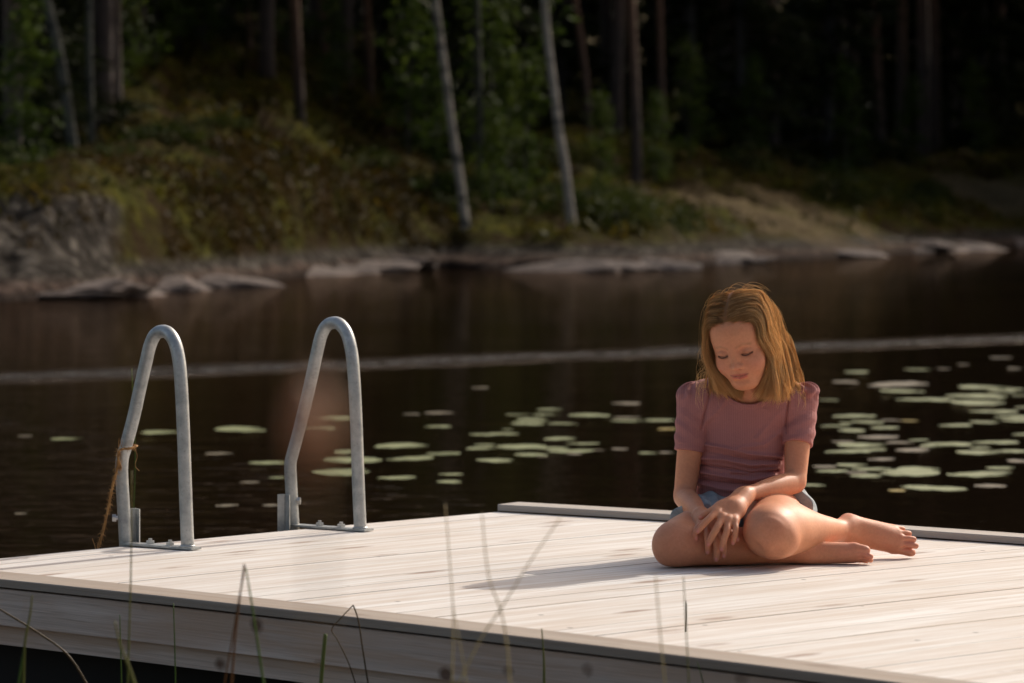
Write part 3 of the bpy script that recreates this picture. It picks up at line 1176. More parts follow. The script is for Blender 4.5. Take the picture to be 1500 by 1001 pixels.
def build_person():
    root = empty('person', tuple(W(1090, 800, 9.5) * [1, 1, 0]),
                 'barefoot girl in pink ribbed t-shirt sitting on the dock looking down at her hands', 'person')
    h = .0022 if not DEV.startswith('q') else .0035
    v, q = polygonise(body, (.32, 9.10, -.012), (1.04, 9.76, .71), h, 1, 3)
    o = mesh_obj('body', v, q, skin_material(), root, True)
    vcol(o.data, 'tone', skin_tones(v))
    v, q = polygonise(shirt, (.36, 9.40, .09), (.82, 9.72, .47), h, 1, 2)
    mesh_obj('t_shirt', v, q, shirt_material(), root, True)
    v, q = polygonise(shorts, (.36, 9.32, -.01), (.82, 9.74, .22), h * 1.2, 1, 2)
    mesh_obj('shorts', v, q, denim_material(), root, True)
    nails_and_lashes(root)
    if 'nohair' not in DEV: build_hair(root, hair_material())
    mb = MB()
    e = H(.0705, .004, -.034)
    mb.tube([e, e + HR @ np.array([.003, -.002, 0])], .0016, 8)
    mb.build('earring', plain('silver', (.8, .8, .82), .2, 1.), root, True)
    for o in root.children:                      # follow the slight crown of the deck
        n = len(o.data.vertices); c = np.empty(n * 3, np.float32)
        o.data.vertices.foreach_get('co', c); c = c.reshape(-1, 3); c[:, 2] += crown_z(c[:, 0])
        o.data.vertices.foreach_set('co', c.ravel()); o.data.update()
    return root


import time
_t0 = time.time()
person = build_person()
print('person', round(time.time() - _t0, 1), 's')
# ------------------------------------------------------------------ the dock
def unit(v): v = np.asarray(v, float); return v / np.linalg.norm(v)




# straightened edge lines (photo pixels, at the middle column): front, back left, back right
def line_px(y0, k, t): return G(750 + t, y0 + k * t)[:2]


FA, FB = line_px(932, .118, -800), line_px(932, .118, 700)
LA, LB = line_px(748.4, -.085, -800), line_px(748.4, -.085, -22)
RA, RB = line_px(751.2, .0558, -22), line_px(751.2, .0558, 900)
U_DIR = unit(LB - LA)                    # boards run along this
V_DIR = unit(FB - FA)                    # front edge
R_DIR = unit(RB - RA)


def isect(p, d, q, e):
    t = np.linalg.solve(np.array([d, -e]).T, q - p); return p + d * t[0]


CORNER_A = isect(FA, V_DIR, LA, U_DIR)
CORNER_B = isect(LA, U_DIR, RA, R_DIR)
FRONT_END = CORNER_A + V_DIR * 4.4
BACK_END = CORNER_B + R_DIR * 3.6
N_FRONT = np.array([V_DIR[1], -V_DIR[0]])          # outward (towards the camera)
N_BACK = np.array([-R_DIR[1], R_DIR[0]])
N_LEFT = np.array([-U_DIR[1], U_DIR[0]])


def clip_half(poly, p, n):
    """keep the side where (x-p).n <= 0"""
    out = []
    for i in range(len(poly)):
        a, b = poly[i], poly[(i + 1) % len(poly)]
        da, db = (a - p) @ n, (b - p) @ n
        if da <= 0: out.append(a)
        if (da < 0 < db) or (db < 0 < da): out.append(a + (b - a) * (da / (da - db)))
    return out


def wood_material(name, tint, dark, along, knots=.5, boards=None, gloss=.62, contrast=1.0, ksize=1.0, kmap=(2.2, 8, 0)):
    """planed softwood: along = direction of the grain in the xy plane"""
    t = NT(name)
    tc = t.n('TexCoord').outputs['Object']
    ang = math.atan2(along[1], along[0])
    m = t.n('VectorRotate', _rotation_type='Z_AXIS', Angle=-ang); t.set(m, 'Vector', tc)
    b = t.n('VertexColor', _layer_name='board').outputs[0]
    sh = t.n('VectorMath', _operation='MULTIPLY_ADD'); t.set(sh, 0, b); t.set(sh, 1, (7.3, 3.1, 5.7)); t.set(sh, 2, m)
    v = sh.outputs[0]
    g1 = t.noise(t.mapping(v, (1.3, 34, 34)), 1.6, 4, .62, .6)
    g3 = t.noise(t.mapping(v, (.9, 19, 19), (0, 0, 0), (3, 7, 1)), 1.2, 3, .6, .5)
    g2 = t.noise(t.mapping(v, (2.6, 150, 150)), 1.5, 3, .6)
    blot = t.noise(t.mapping(v, (2.2, 9, 9)), 1.0, 4, .6, .4)
    col_ = t.mix(t.ramp(g1, [(.32, (0, 0, 0)), (.72, (1, 1, 1))]), rgba(*tint), rgba(*[(a * .55 + d * .45) for a, d in zip(tint, dark)]))
    col_ = t.mix(t.math('MULTIPLY', t.ramp(g2, [(.50, (0, 0, 0)), (.75, (1, 1, 1))]), .32 * contrast), col_, rgba(*dark))
    col_ = t.mix(t.math('MULTIPLY', t.ramp(blot, [(.45, (0, 0, 0)), (.75, (1, 1, 1))]), .38 * contrast), col_, rgba(tint[0] * .76, tint[1] * .64, tint[2] * .55))
    col_ = t.mix(t.math('MULTIPLY', t.ramp(g3, [(.48, (0, 0, 0)), (.66, (1, 1, 1))]), min(.9, .40 * contrast)), col_, rgba(tint[0] * .72, tint[1] * .60, tint[2] * .50))
    col_ = t.mix(t.math('MULTIPLY', t.ramp(g3, [(.28, (1, 1, 1)), (.44, (0, 0, 0))]), .55), col_, rgba(min(.88, tint[0] * 1.12), min(.86, tint[1] * 1.13), min(.83, tint[2] * 1.13)))
    s = t.n('SeparateColor'); t.set(s, 0, b)
    col_ = t.mix(t.math('MULTIPLY', s.outputs[0], .22), col_, rgba(tint[0] * .72, tint[1] * .68, tint[2] * .64))
    # knots and resin streaks
    vo = t.n('TexVoronoi', Scale=1.0, Randomness=1.0); t.set(vo, 'Vector', t.mapping(v, kmap))
    kn = t.ramp(t.math('ADD', vo.outputs['Distance'], t.math('MULTIPLY', t.noise(v, 40, 2, .5), .10)), [(.10 * ksize, (1, 1, 1)), (.19 * ksize, (0, 0, 0))])
    col_ = t.mix(t.math('MULTIPLY', kn, knots), col_, rgba(dark[0] * .55, dark[1] * .40, dark[2] * .30))
    pin = t.n('TexVoronoi', Scale=1.0); t.set(pin, 'Vector', t.mapping(v, tuple(0 if q == 0 else 6.0 for q in kmap)))
    pk = t.ramp(pin.outputs['Distance'], [(.030, (1, 1, 1)), (.050, (0, 0, 0))])
    col_ = t.mix(t.math('MULTIPLY', pk, .8), col_, rgba(.05, .03, .02))
    h = t.math('ADD', t.math('MULTIPLY', g2, .5), t.math('MULTIPLY', g1, .8))
    bm = t.bump(h, .55, .0035)
    p = principled(t, Base__Color=col_, Roughness=gloss, Normal=bm)
    p.inputs['Specular IOR Level'].default_value = .35
    return t.finish(p)


def board_attr(o, vals):
    vcol(o.data, 'board', np.asarray(vals, float))


def build_dock():
    r = random.Random(3)
    root = empty('dock', (float(CORNER_A[0]), float(CORNER_A[1]), 0),
                 'pale whitewashed wooden swimming dock with grey edge boards', 'dock')
    trim_w, gap = .118, .004
    deck_poly = [CORNER_A, FRONT_END, BACK_END, CORNER_B]
    inner = CORNER_A - N_FRONT * (trim_w + gap)
    mb = MB(); vals = []
    bw = .1195
    width = 5.2
    n = int(width / bw) + 2
    for i in range(n):
        gp = .0034 if i in (0, 9) else r.uniform(.0014, .0028)
        o0 = LA - N_LEFT * (i * bw); o1 = LA - N_LEFT * ((i + 1) * bw - gp)
        tone = (r.random(), r.random(), r.random())
        zt = r.uniform(-.0006, .0004)
        joint = r.uniform(0, 3)
        for k in range(-3, 30):
            a, b = k * .28, (k + 1) * .28
            poly = [o0 + U_DIR * a, o1 + U_DIR * a, o1 + U_DIR * b, o0 + U_DIR * b]
            poly = clip_half(poly, inner, N_FRONT)
            if len(poly) > 2: poly = clip_half(poly, CORNER_B, N_BACK)
            if len(poly) > 2: poly = clip_half(poly, FRONT_END, unit(np.array([(BACK_END - FRONT_END)[1], -(BACK_END - FRONT_END)[0]])))
            if len(poly) < 3: continue
            area = sum(poly[j][0] * poly[(j + 1) % len(poly)][1] - poly[(j + 1) % len(poly)][0] * poly[j][1] for j in range(len(poly)))
            if abs(area) < 1e-6: continue
            if area < 0: poly = poly[::-1]
            zz = [crown_z(p[0]) + zt for p in poly]
            c0 = len(mb.v); mb.prism(poly, [z - .028 for z in zz], zz); vals += [tone] * (len(mb.v) - c0)
    pale = (.775, .758, .730); brown = (.40, .27, .18)
    o = mb.build('deck_boards', wood_material('whitewashed_pine', pale, brown, U_DIR, .66, contrast=1.8, ksize=1.2), root)
    board_attr(o, vals)

    def strip(name, p0, d, length, nrm, w0, w1, z0, z1, mat, step=.2, start=0., tones=None):
        """board along p0 + d*t between offsets w0 (outer) and w1 along -nrm"""
        mb = MB(); k = int(length / step)
        rings = []
        for i in range(k + 1):
            c = p0 + d * (start + i * length / k)
            q0, q1 = c - nrm * w0, c - nrm * w1
            za, zb = crown_z(q0[0]), crown_z(q1[0])
            bv = .0022
            s0 = 1 if w1 > w0 else -1
            q0b = c - nrm * (w0 + s0 * bv); q1b = c - nrm * (w1 - s0 * bv)
            rings.append([(q0[0], q0[1], za + z0), (q0[0], q0[1], za + z1 - bv), (q0b[0], q0b[1], za + z1), (q1b[0], q1b[1], zb + z1),
                          (q1[0], q1[1], zb + z1 - bv), (q1[0], q1[1], zb + z0)])
        m = 6
        v = [p for g in rings for p in g]
        f = [(i * m + j, i * m + (j + 1) % m, (i + 1) * m + (j + 1) % m, (i + 1) * m + j) for i in range(k) for j in range(m)]
        f += [tuple(range(m))[::-1], tuple(k * m + j for j in range(m))]
        mb.add(v, f)
        o = mb.build(name, mat, root)
        tn = tones or (r.random(), r.random(), r.random())
        board_attr(o, [tn] * len(v))
        bm_ = bmesh.new(); bm_.from_mesh(o.data); bmesh.ops.recalc_face_normals(bm_, faces=bm_.faces); bm_.to_mesh(o.data); bm_.free()
        return o
    grey = wood_material('weathered_edge_board', (.40, .335, .275), (.22, .165, .12), V_DIR, .5)
    fas = wood_material('weathered_fascia', (.74, .61, .52), (.27, .195, .15), V_DIR, .95, contrast=2.3, ksize=1.25, kmap=(6.5, 0, 9))
    strip('edge_board', CORNER_A, V_DIR, 4.4, N_FRONT, 0, trim_w, -.017, .0015, grey)
    strip('fascia_board', CORNER_A, V_DIR, 4.4, N_FRONT, .006, .034, -.108, -.0225, fas, tones=(.3, .6, .2))
    o = strip('fascia_board', CORNER_A, V_DIR, 4.4, N_FRONT, .030, .058, -.158, -.110, fas, tones=(.8, .1, .7))
    o['label'] = 'lower set-back board of the front edge'
    beam = wood_material('weathered_kerb', (.50, .45, .40), (.27, .23, .19), R_DIR, .4)
    kb = CORNER_B - R_DIR * .0
    strip('kerb_board', kb, R_DIR, 3.6, N_BACK, -.105, .004, .004, .0215, beam)
    strip('side_board', LA, U_DIR, float((CORNER_B - LA) @ U_DIR) - .01, N_LEFT, .012, .040, -.150, -.0305, fas, start=.3)
    strip('back_board', CORNER_B, R_DIR, 3.6, N_BACK, -.100, -.072, -.150, -.0305, fas)
    # floats that carry the dock, coloured near black to paint the shade underneath
    dk = plain('float_shade_black', (.006, .005, .004), .9)
    for t0, t1 in ((.10, 1.30), (1.45, 2.75), (2.9, 4.1)):
        mb = MB()
        a = CORNER_A - N_FRONT * .12 + V_DIR * t0; b = CORNER_A - N_FRONT * .12 + V_DIR * t1
        mb.prism([a, b, b - N_FRONT * 1.3, a - N_FRONT * 1.3], -.50, -.125)
        mb.build('float', dk, root)
    return root


dock = build_dock()


# ------------------------------------------------------------------ swim ladder at the left edge
def build_ladder():
    root = empty('swim_ladder', tuple(W(400, 790, 10.0)), 'galvanised steel swim ladder with two tall arched handrails bolted to the dock edge', 'ladder')
    t = NT('galvanised_steel')
    tc = t.n('TexCoord').outputs['Object']
    n1 = t.noise(tc, 26, 4, .65); n2 = t.noise(tc, 160, 3, .6)
    c = t.ramp(n1, [(.30, (.30, .315, .32)), (.50, (.42, .435, .43)), (.72, (.54, .55, .54))])
    c = t.mix(t.math('MULTIPLY', t.ramp(n2, [(.55, (0, 0, 0)), (.72, (1, 1, 1))]), .45), c, rgba(.20, .20, .19))
    p = principled(t, Base__Color=c, Metallic=.4, Roughness=t.ramp(n1, [(.3, (.48,) * 3), (.7, (.34,) * 3)]), Normal=t.bump(n2, .12, .001))
    steel = t.finish(p)
    bolt_m = plain('zinc_bolt', (.55, .55, .54), .38, .8)

    def nut(mb, c, ax, r, hgt):
        ax = unit(ax); u = unit(np.cross(ax, [0.1, .2, 1])); w = np.cross(ax, u)
        ring = [c + r * (math.cos(a) * u + math.sin(a) * w) for a in [k * math.pi / 3 for k in range(6)]]
        mb.add(ring + [q + ax * hgt for q in ring], [tuple(range(6))[::-1], tuple(range(6, 12))] + [(k, (k + 1) % 6, 6 + (k + 1) % 6, 6 + k) for k in range(6)])
    rails = [
        # px, py, s (0 at the deck leg, 1 at the outer leg)
        ([(275, 803, 0), (272.5, 740, 0), (269, 640, .02), (265.5, 565, .05), (262, 527, .10), (256, 502, .20), (247, 488.5, .35), (237, 485.5, .48), (227, 491, .58), (219.5, 507, .67),
          (214, 530, .72), (207, 560, .78), (196, 610, .87), (184, 655, .95), (180, 668, .97), (178.5, 680, .98), (178.5, 700, .98), (182, 760, 1), (184.5, 803, 1), (187.5, 840, 1), (191, 880, 1)], 9.755, 9.885, 1),
        ([(528, 779, 0), (525, 710, 0), (521.5, 610, .02), (518, 545, .05), (514.5, 513, .10), (508, 489, .22), (498, 475.5, .36), (488, 473, .48), (478, 478, .58), (470.5, 492, .66),
          (464, 518, .72), (455, 560, .78), (441, 620, .90), (429.5, 663, .96), (426.5, 674, .98), (425.5, 686, .98), (427, 720, 1), (430, 777, 1), (432, 815, 1), (434, 850, 1)], 10.25, 10.39, 2),
    ]
    for pts, y0, y1, which in rails:
        path = smooth_path([W(a, b, y0 + (y1 - y0) * s) for a, b, s in pts], 5)
        mb = MB(); mb.tube(path, .0168, 18)
        hr = mb.build('handrail', steel, root, True)
        base0 = W(pts[0][0], pts[0][1], y0); base0[2] = crown_z(base0[0])
        outer = W(*( (184.5, 803) if which == 1 else (430, 777)), y1)
        d2 = unit((outer - base0)[:2]); nn = np.array([-d2[1], d2[0]])
        L = np.linalg.norm((outer - base0)[:2])
        # foot plate
        mb = MB(); a = base0[:2] - d2 * .030; b = base0[:2] + d2 * (L + .006)
        z = base0[2]
        mb.prism([a - nn * .019, a + nn * .019, b + nn * .019, b - nn * .019][::-1], z + .0022, z + .0075)
        pl = mb.build('foot_plate', steel, hr)
        for q in (.30, .62):
            mb = MB(); c0 = np.append(base0[:2] + d2 * L * q - nn * .004, z + .0076)
            nut(mb, c0, [0, 0, 1], .0115, .0075); nut(mb, c0 + np.array([0, 0, .0075]), [0, 0, 1], .0055, .006)
            mb.build('bolt', bolt_m, hr)
        # weld collars
        mb = MB(); mb.tube([base0 + np.array([0, 0, .0076]), base0 + np.array([0, 0, .013])], [.0225, .0175], 18); mb.build('weld_collar', steel, hr, True)
        # angle bracket on the outer leg that goes down over the dock edge
        if which == 1:
            tl, br = (190.5, 745), (206, 800); yb = y1 + .028; bx = (169, 759, -1)
        else:
            tl, br = (406.5, 724.5), (425.5, 783); yb = y1 - .020; bx = (436, 734, 1)
        mb = MB()
        p0, p1 = W(tl[0], tl[1], yb), W(br[0], tl[1], yb)
        zt, zb = p0[2], -.30
        mid = p0 * .45 + p1 * .55
        mb.prism([p0[:2], p0[:2] + [0, .006], mid[:2] + [.0, .012], mid[:2] + [0, .006]][::-1], zb, zt)
        mb.prism([mid[:2] + [.0006, .0062], mid[:2] + [.0006, .0122], p1[:2] + [0, -.012], p1[:2] + [-.002, -.017]][::-1], zb, zt - .0005)
        bm_ = mb.build('bracket', steel, hr)
        mb = MB()
        c0 = W(bx[0], bx[1], y1 - .004)
        ax = np.array([bx[2], -.12, 0.0])
        mb.tube([W(pts[-4][0], bx[1], y1), c0], .0055, 8)
        nut(mb, c0 - unit(ax) * .002, ax, .0105, .010)
        mb.build('bolt', bolt_m, hr)
    # rungs below the water between the two outer legs
    for z in (-.42, -.68):
        mb = MB()
        mb.tube([np.append(W(191, 880, 9.885)[:2], z), np.append(W(434, 850, 10.39)[:2], z)], .0145, 12)
        mb.build('rung', steel, root, True)
    for (a, b, y) in ((191, 880, 9.885), (434, 850, 10.39)):
        mb = MB(); p = W(a, b, y); mb.tube([p, np.array([p[0], p[1], -.75])], .0168, 14)
        mb.build('lower_leg', steel, root, True)
    return root


build_ladder()


def build_rope():
    r = random.Random(8)
    mb = MB()
    y = 9.87
    rope_pts = [W(198, 654, y - .02), W(190, 657.5, y - .036), W(180, 658, y - .028), W(174, 662, y - .006), W(173, 672, y - .012), W(171, 690, y - .016), W(166, 708, y - .012), W(161, 733, y), W(156, 756, y + .004), (W(150, 782, y + .01)), W(143, 806, y + .015), W(138, 835, y + .02)]
    path = smooth_path(rope_pts, 7)
    wrap = smooth_path([W(198, 654, y - .02), W(200, 653, y + .012), W(192, 652, y + .03), W(181, 653, y + .026), W(174, 660, y + .006)], 6)
    for pth in (path, wrap):
        for ph in (0, 2.1, 4.2):
            q = []
            for i, c in enumerate(pth):
                a = ph + i * .85
                q.append(c + .0017 * np.array([math.cos(a), math.sin(a) * .6, math.sin(a) * .8]))
            mb.tube(q, .0019, 5)
    # frayed fibres
    for c in path + path[20:60] + path[30:70]:
        for _ in range(2):
            d = np.array([r.gauss(0, 1), r.gauss(0, .5), r.gauss(0, 1)]); d = unit(d) * r.uniform(.006, .016)
            mb.tube([c, c + d * .6 + [0, 0, .001], c + d + [0, 0, -.002]], [.0006, .0005, .0002], 3)
    # the loose knot tail, a pale tuft and a hanging end on the right of the tube
    for k in range(16):
        a = W(173 + r.uniform(-1, 1), 672, y - .018); b = W(174 + r.uniform(-3, 4.5), 690 + r.uniform(-4, 3), y - .02)
        mb.tube([a, (a + b) / 2 + [.001, 0, 0], b], [.0016, .0013, .0004], 4)
    for k in range(9):
        a = W(176 + r.uniform(-3, 3), 655, y - .02); b = W(176 + r.uniform(-5, 5), 640 + r.uniform(-2, 8), y - .02)
        mb.tube([a, b], [.0007, .0002], 3)
    mb.tube(smooth_path([W(197, 655, y - .02), W(201, 668, y - .02), W(198, 682, y - .02), W(204, 690, y - .02)], 4), .0006, 4)
    mb.tube(smooth_path([W(150, 780, y), W(146, 790, y), W(142, 803, y)], 4), .0008, 4)
    mb.tube(smooth_path([W(140, 808, y), W(139, 800, y), W(135, 789, y)], 4), .0009, 4)
    t = NT('jute_fibre')
    tc = t.n('TexCoord').outputs['Object']
    c = t.ramp(t.noise(tc, 60, 3, .6), [(.3, (.22, .105, .032)), (.55, (.42, .22, .075)), (.75, (.66, .42, .19))])
    p = principled(t, Base__Color=c, Roughness=.85)
    m = t.finish(p)
    o = mb.build('frayed_rope', m)
    tag(o, 'frayed orange-brown rope knotted round the left handrail and hanging off the dock', 'rope')


build_rope()
# ------------------------------------------------------------------ lake
SHORE = np.array([(-40, 20.), (-20, 30), (-9, 40), (-5.9, 44.5), (-4.45, 50.5), (-3.1, 58), (-2.2, 63), (-1.2, 66), (.9, 62), (2.0, 63.5), (3.1, 67), (6.1, 75), (9.2, 83), (12.2, 91), (15.5, 94), (20, 84), (25, 76), (33, 68), (60, 60)])  # right end bends nearer, unseen, to carry the added shade trees


def shore_y(x): return np.interp(x, SHORE[:, 0], SHORE[:, 1]) + .5 * np.sin(np.asarray(x) * 1.7) + .25 * np.sin(np.asarray(x) * 4.1 + 1)


def build_water():
    t = NT('lake_water')
    tc = t.n('TexCoord').outputs['Object']
    x = t.n('SeparateXYZ'); t.set(x, 0, tc)
    m1 = t.mapping(tc, (1.0, 1.7, 1), (0, 0, .12))
    w1 = t.noise(m1, 1.7, 3, .55, .3)
    w2 = t.noise(t.mapping(tc, (1.0, 1.9, 1), (0, 0, -.1)), 6.5, 3, .6, .2)
    w3 = t.noise(m1, 24, 2, .5)
    big = t.noise(tc, .12, 2, .5)
    # a lane of wind-ruffled water runs across the lake
    line = t.math('ADD', 29.5, t.math('MULTIPLY', x.outputs[0], .90))
    wob = t.math('MULTIPLY', t.math('SUBTRACT', t.noise(tc, .55, 3, .6), .5), 1.3)
    dist = t.math('ABSOLUTE', t.math('SUBTRACT', t.math('ADD', x.outputs[1], wob), line))
    band = t.n('MapRange', i0=dist, i1=.15, i2=1.0, i3=1.0, i4=0.0).outputs[0]
    patch = t.ramp(t.noise(t.mapping(tc, (4.5, 2.6, 1)), 2.2, 4, .7), [(.30, (.10,) * 3), (.54, (1,) * 3)])
    band = t.math('MULTIPLY', band, patch)
    calm = t.math('ADD', .13, t.math('MULTIPLY', t.ramp(big, [(.4, (0,) * 3), (.65, (1,) * 3)]), .14))
    # near the dock's left side the ripples are stronger
    near = t.n('MapRange', i0=t.math('ADD', x.outputs[1], t.math('MULTIPLY', x.outputs[0], 2.2)), i1=15.5, i2=6.5, i3=0.0, i4=1.0).outputs[0]
    h = t.math('ADD', t.math('MULTIPLY', w1, 1.0), t.math('ADD', t.math('MULTIPLY', w2, .30), t.math('MULTIPLY', w3, .05)))
    fac = t.math('ADD', calm, t.math('MULTIPLY', near, .10))
    h = t.math('MULTIPLY', h, fac)
    rip = t.math('MULTIPLY', t.math('MULTIPLY', t.noise(t.mapping(tc, (1, 1.4, 1)), 9, 3, .65), band), 14.0)
    crest = t.ramp(t.noise(t.mapping(tc, (1.5, 4.2, 1), (0, 0, .06)), 2.6, 3, .55, .3), [(.60, (0,) * 3), (.70, (1,) * 3)])
    h = t.math('ADD', h, t.math('MULTIPLY', t.math('MULTIPLY', crest, near), 5.0))
    nrm = t.bump(t.math('ADD', h, rip), 1.0, WATER_BUMP)
    # brown bog water: dark body, gloss colour darkened to dim reflections outside the lane
    dif = t.n('BsdfDiffuse', Color=rgba(.011, .0068, .0040))
    gl = t.n('BsdfAnisotropic', Color=t.mix(band, rgba(.58, .49, .42), rgba(.95, .97, 1.0)), Roughness=t.math('ADD', .03, t.math('MULTIPLY', band, .30)), Normal=nrm)
    fr = t.n('Fresnel', IOR=1.333, Normal=nrm)
    p = t.n('MixShader', i0=fr, i1=dif, i2=gl)
    m = t.finish(p)
    v = [(-300, -40, WATER_Z), (300, -40, WATER_Z), (300, 260, WATER_Z), (-300, 260, WATER_Z)]
    o = mesh_obj('lake_water', v, [(0, 1, 2, 3)], m)
    tag(o, kind='structure')


WATER_BUMP = .040
build_water()

# ------------------------------------------------------------------ lily pads
# (left, right, row) of each pad in zoomed crops of the photograph: x0, y0, magnification
PADS = {
    'right': (1180, 480, 3.575, [(515, 655, 220), (205, 325, 233), (690, 750, 216, 2), (805, 1060, 313), (925, 1140, 324), (400, 620, 334), (465, 770, 379), (745, 1050, 361), (765, 1045, 394), (340, 640, 300, 2),
              (1050, 1170, 355), (855, 1110, 441), (1100, 1200, 418), (1030, 1200, 488), (140, 360, 465), (80, 230, 516), (245, 400, 495), (175, 310, 539), (345, 490, 525), (500, 590, 488, 1), (392, 500, 486, 2),
              (705, 870, 513), (860, 1010, 495), (275, 480, 574, 2), (140, 250, 598, 2), (110, 345, 650), (165, 420, 616), (420, 560, 603, 2), (480, 650, 642, 2), (640, 870, 612), (870, 1115, 602), (790, 1030, 654), (1010, 1200, 648),
              (40, 160, 728, 2), (165, 320, 720), (55, 215, 752), (215, 330, 760, 2), (240, 440, 741), (240, 400, 777), (400, 700, 762), (480, 700, 742), (745, 1070, 769), (435, 520, 853, 1), (510, 850, 842), (885, 1040, 830, 2), (-20, 100, 826), (70, 170, 380),
              (1060, 1140, 215, 2), (970, 1080, 158, 2), (800, 850, 193, 2), (140, 270, 285, 2), (1000, 1190, 470), (960, 1100, 335), (1090, 1240, 560), (1060, 1200, 700, 2), (950, 1090, 735), (600, 720, 620), (540, 640, 590), (330, 470, 690, 2), (300, 420, 640), (860, 960, 630), (180, 260, 500)]),
    'middle': (660, 480, 3.85, [(315, 450, 492), (490, 635, 463), (470, 615, 492), (345, 525, 543), (550, 710, 543), (380, 540, 520), (665, 890, 496), (905, 1095, 526), (925, 1070, 508, 2), (915, 1070, 428, 2), (1100, 1260, 523), (1170, 1290, 573, 1),
               (105, 260, 604), (215, 385, 600), (530, 705, 628), (655, 830, 655), (90, 270, 682), (135, 255, 662), (265, 530, 672), (470, 660, 680), (550, 815, 697), (370, 545, 718), (490, 550, 729, 2), (660, 740, 713, 2), (790, 870, 692, 2),
               (910, 1000, 685, 2), (1065, 1170, 708), (1180, 1260, 705, 2), (150, 350, 750), (-60, 50, 707), (-60, 70, 828), (-70, 60, 870), (290, 350, 575), (120, 210, 340, 2)]),
    'left': (200, 480, 3.261, [(30, 195, 501), (375, 610, 487), (860, 1020, 434), (800, 945, 482), (330, 465, 603, 2), (540, 715, 646), (940, 1080, 593), (890, 1170, 632), (1140, 1390, 566), (1205, 1420, 626), (1390, 1540, 603), (845, 1110, 690),
             (1160, 1335, 718), (635, 705, 717), (495, 580, 739, 2), (1380, 1500, 473), (1275, 1350, 414, 2), (1385, 1510, 408, 2), (385, 480, 850, 2), (610, 680, 849, 2)]),
    'far_left': (0, 520, 3.13, [(235, 380, 386), (85, 145, 372, 2), (70, 130, 728, 2)]),
}


def pad_material(name, a, b, c):
    t = NT(name)
    tc = t.n('TexCoord').outputs['Object']
    col_ = t.ramp(t.noise(tc, 5, 4, .65), [(.3, a), (.55, b), (.78, c)])
    sp = t.ramp(t.noise(tc, 26, 2, .6), [(.62, (0,) * 3), (.72, (1,) * 3)])
    col_ = t.mix(t.math('MULTIPLY', sp, .6), col_, rgba(.22, .15, .06))
    p = principled(t, Base__Color=col_, Roughness=.36, Normal=t.bump(t.noise(tc, 14, 3, .6), .4, .01))
    tr = t.n('BsdfTranslucent', Color=col_)
    return t.finish(t.n('MixShader', i0=.12, i1=p, i2=tr))


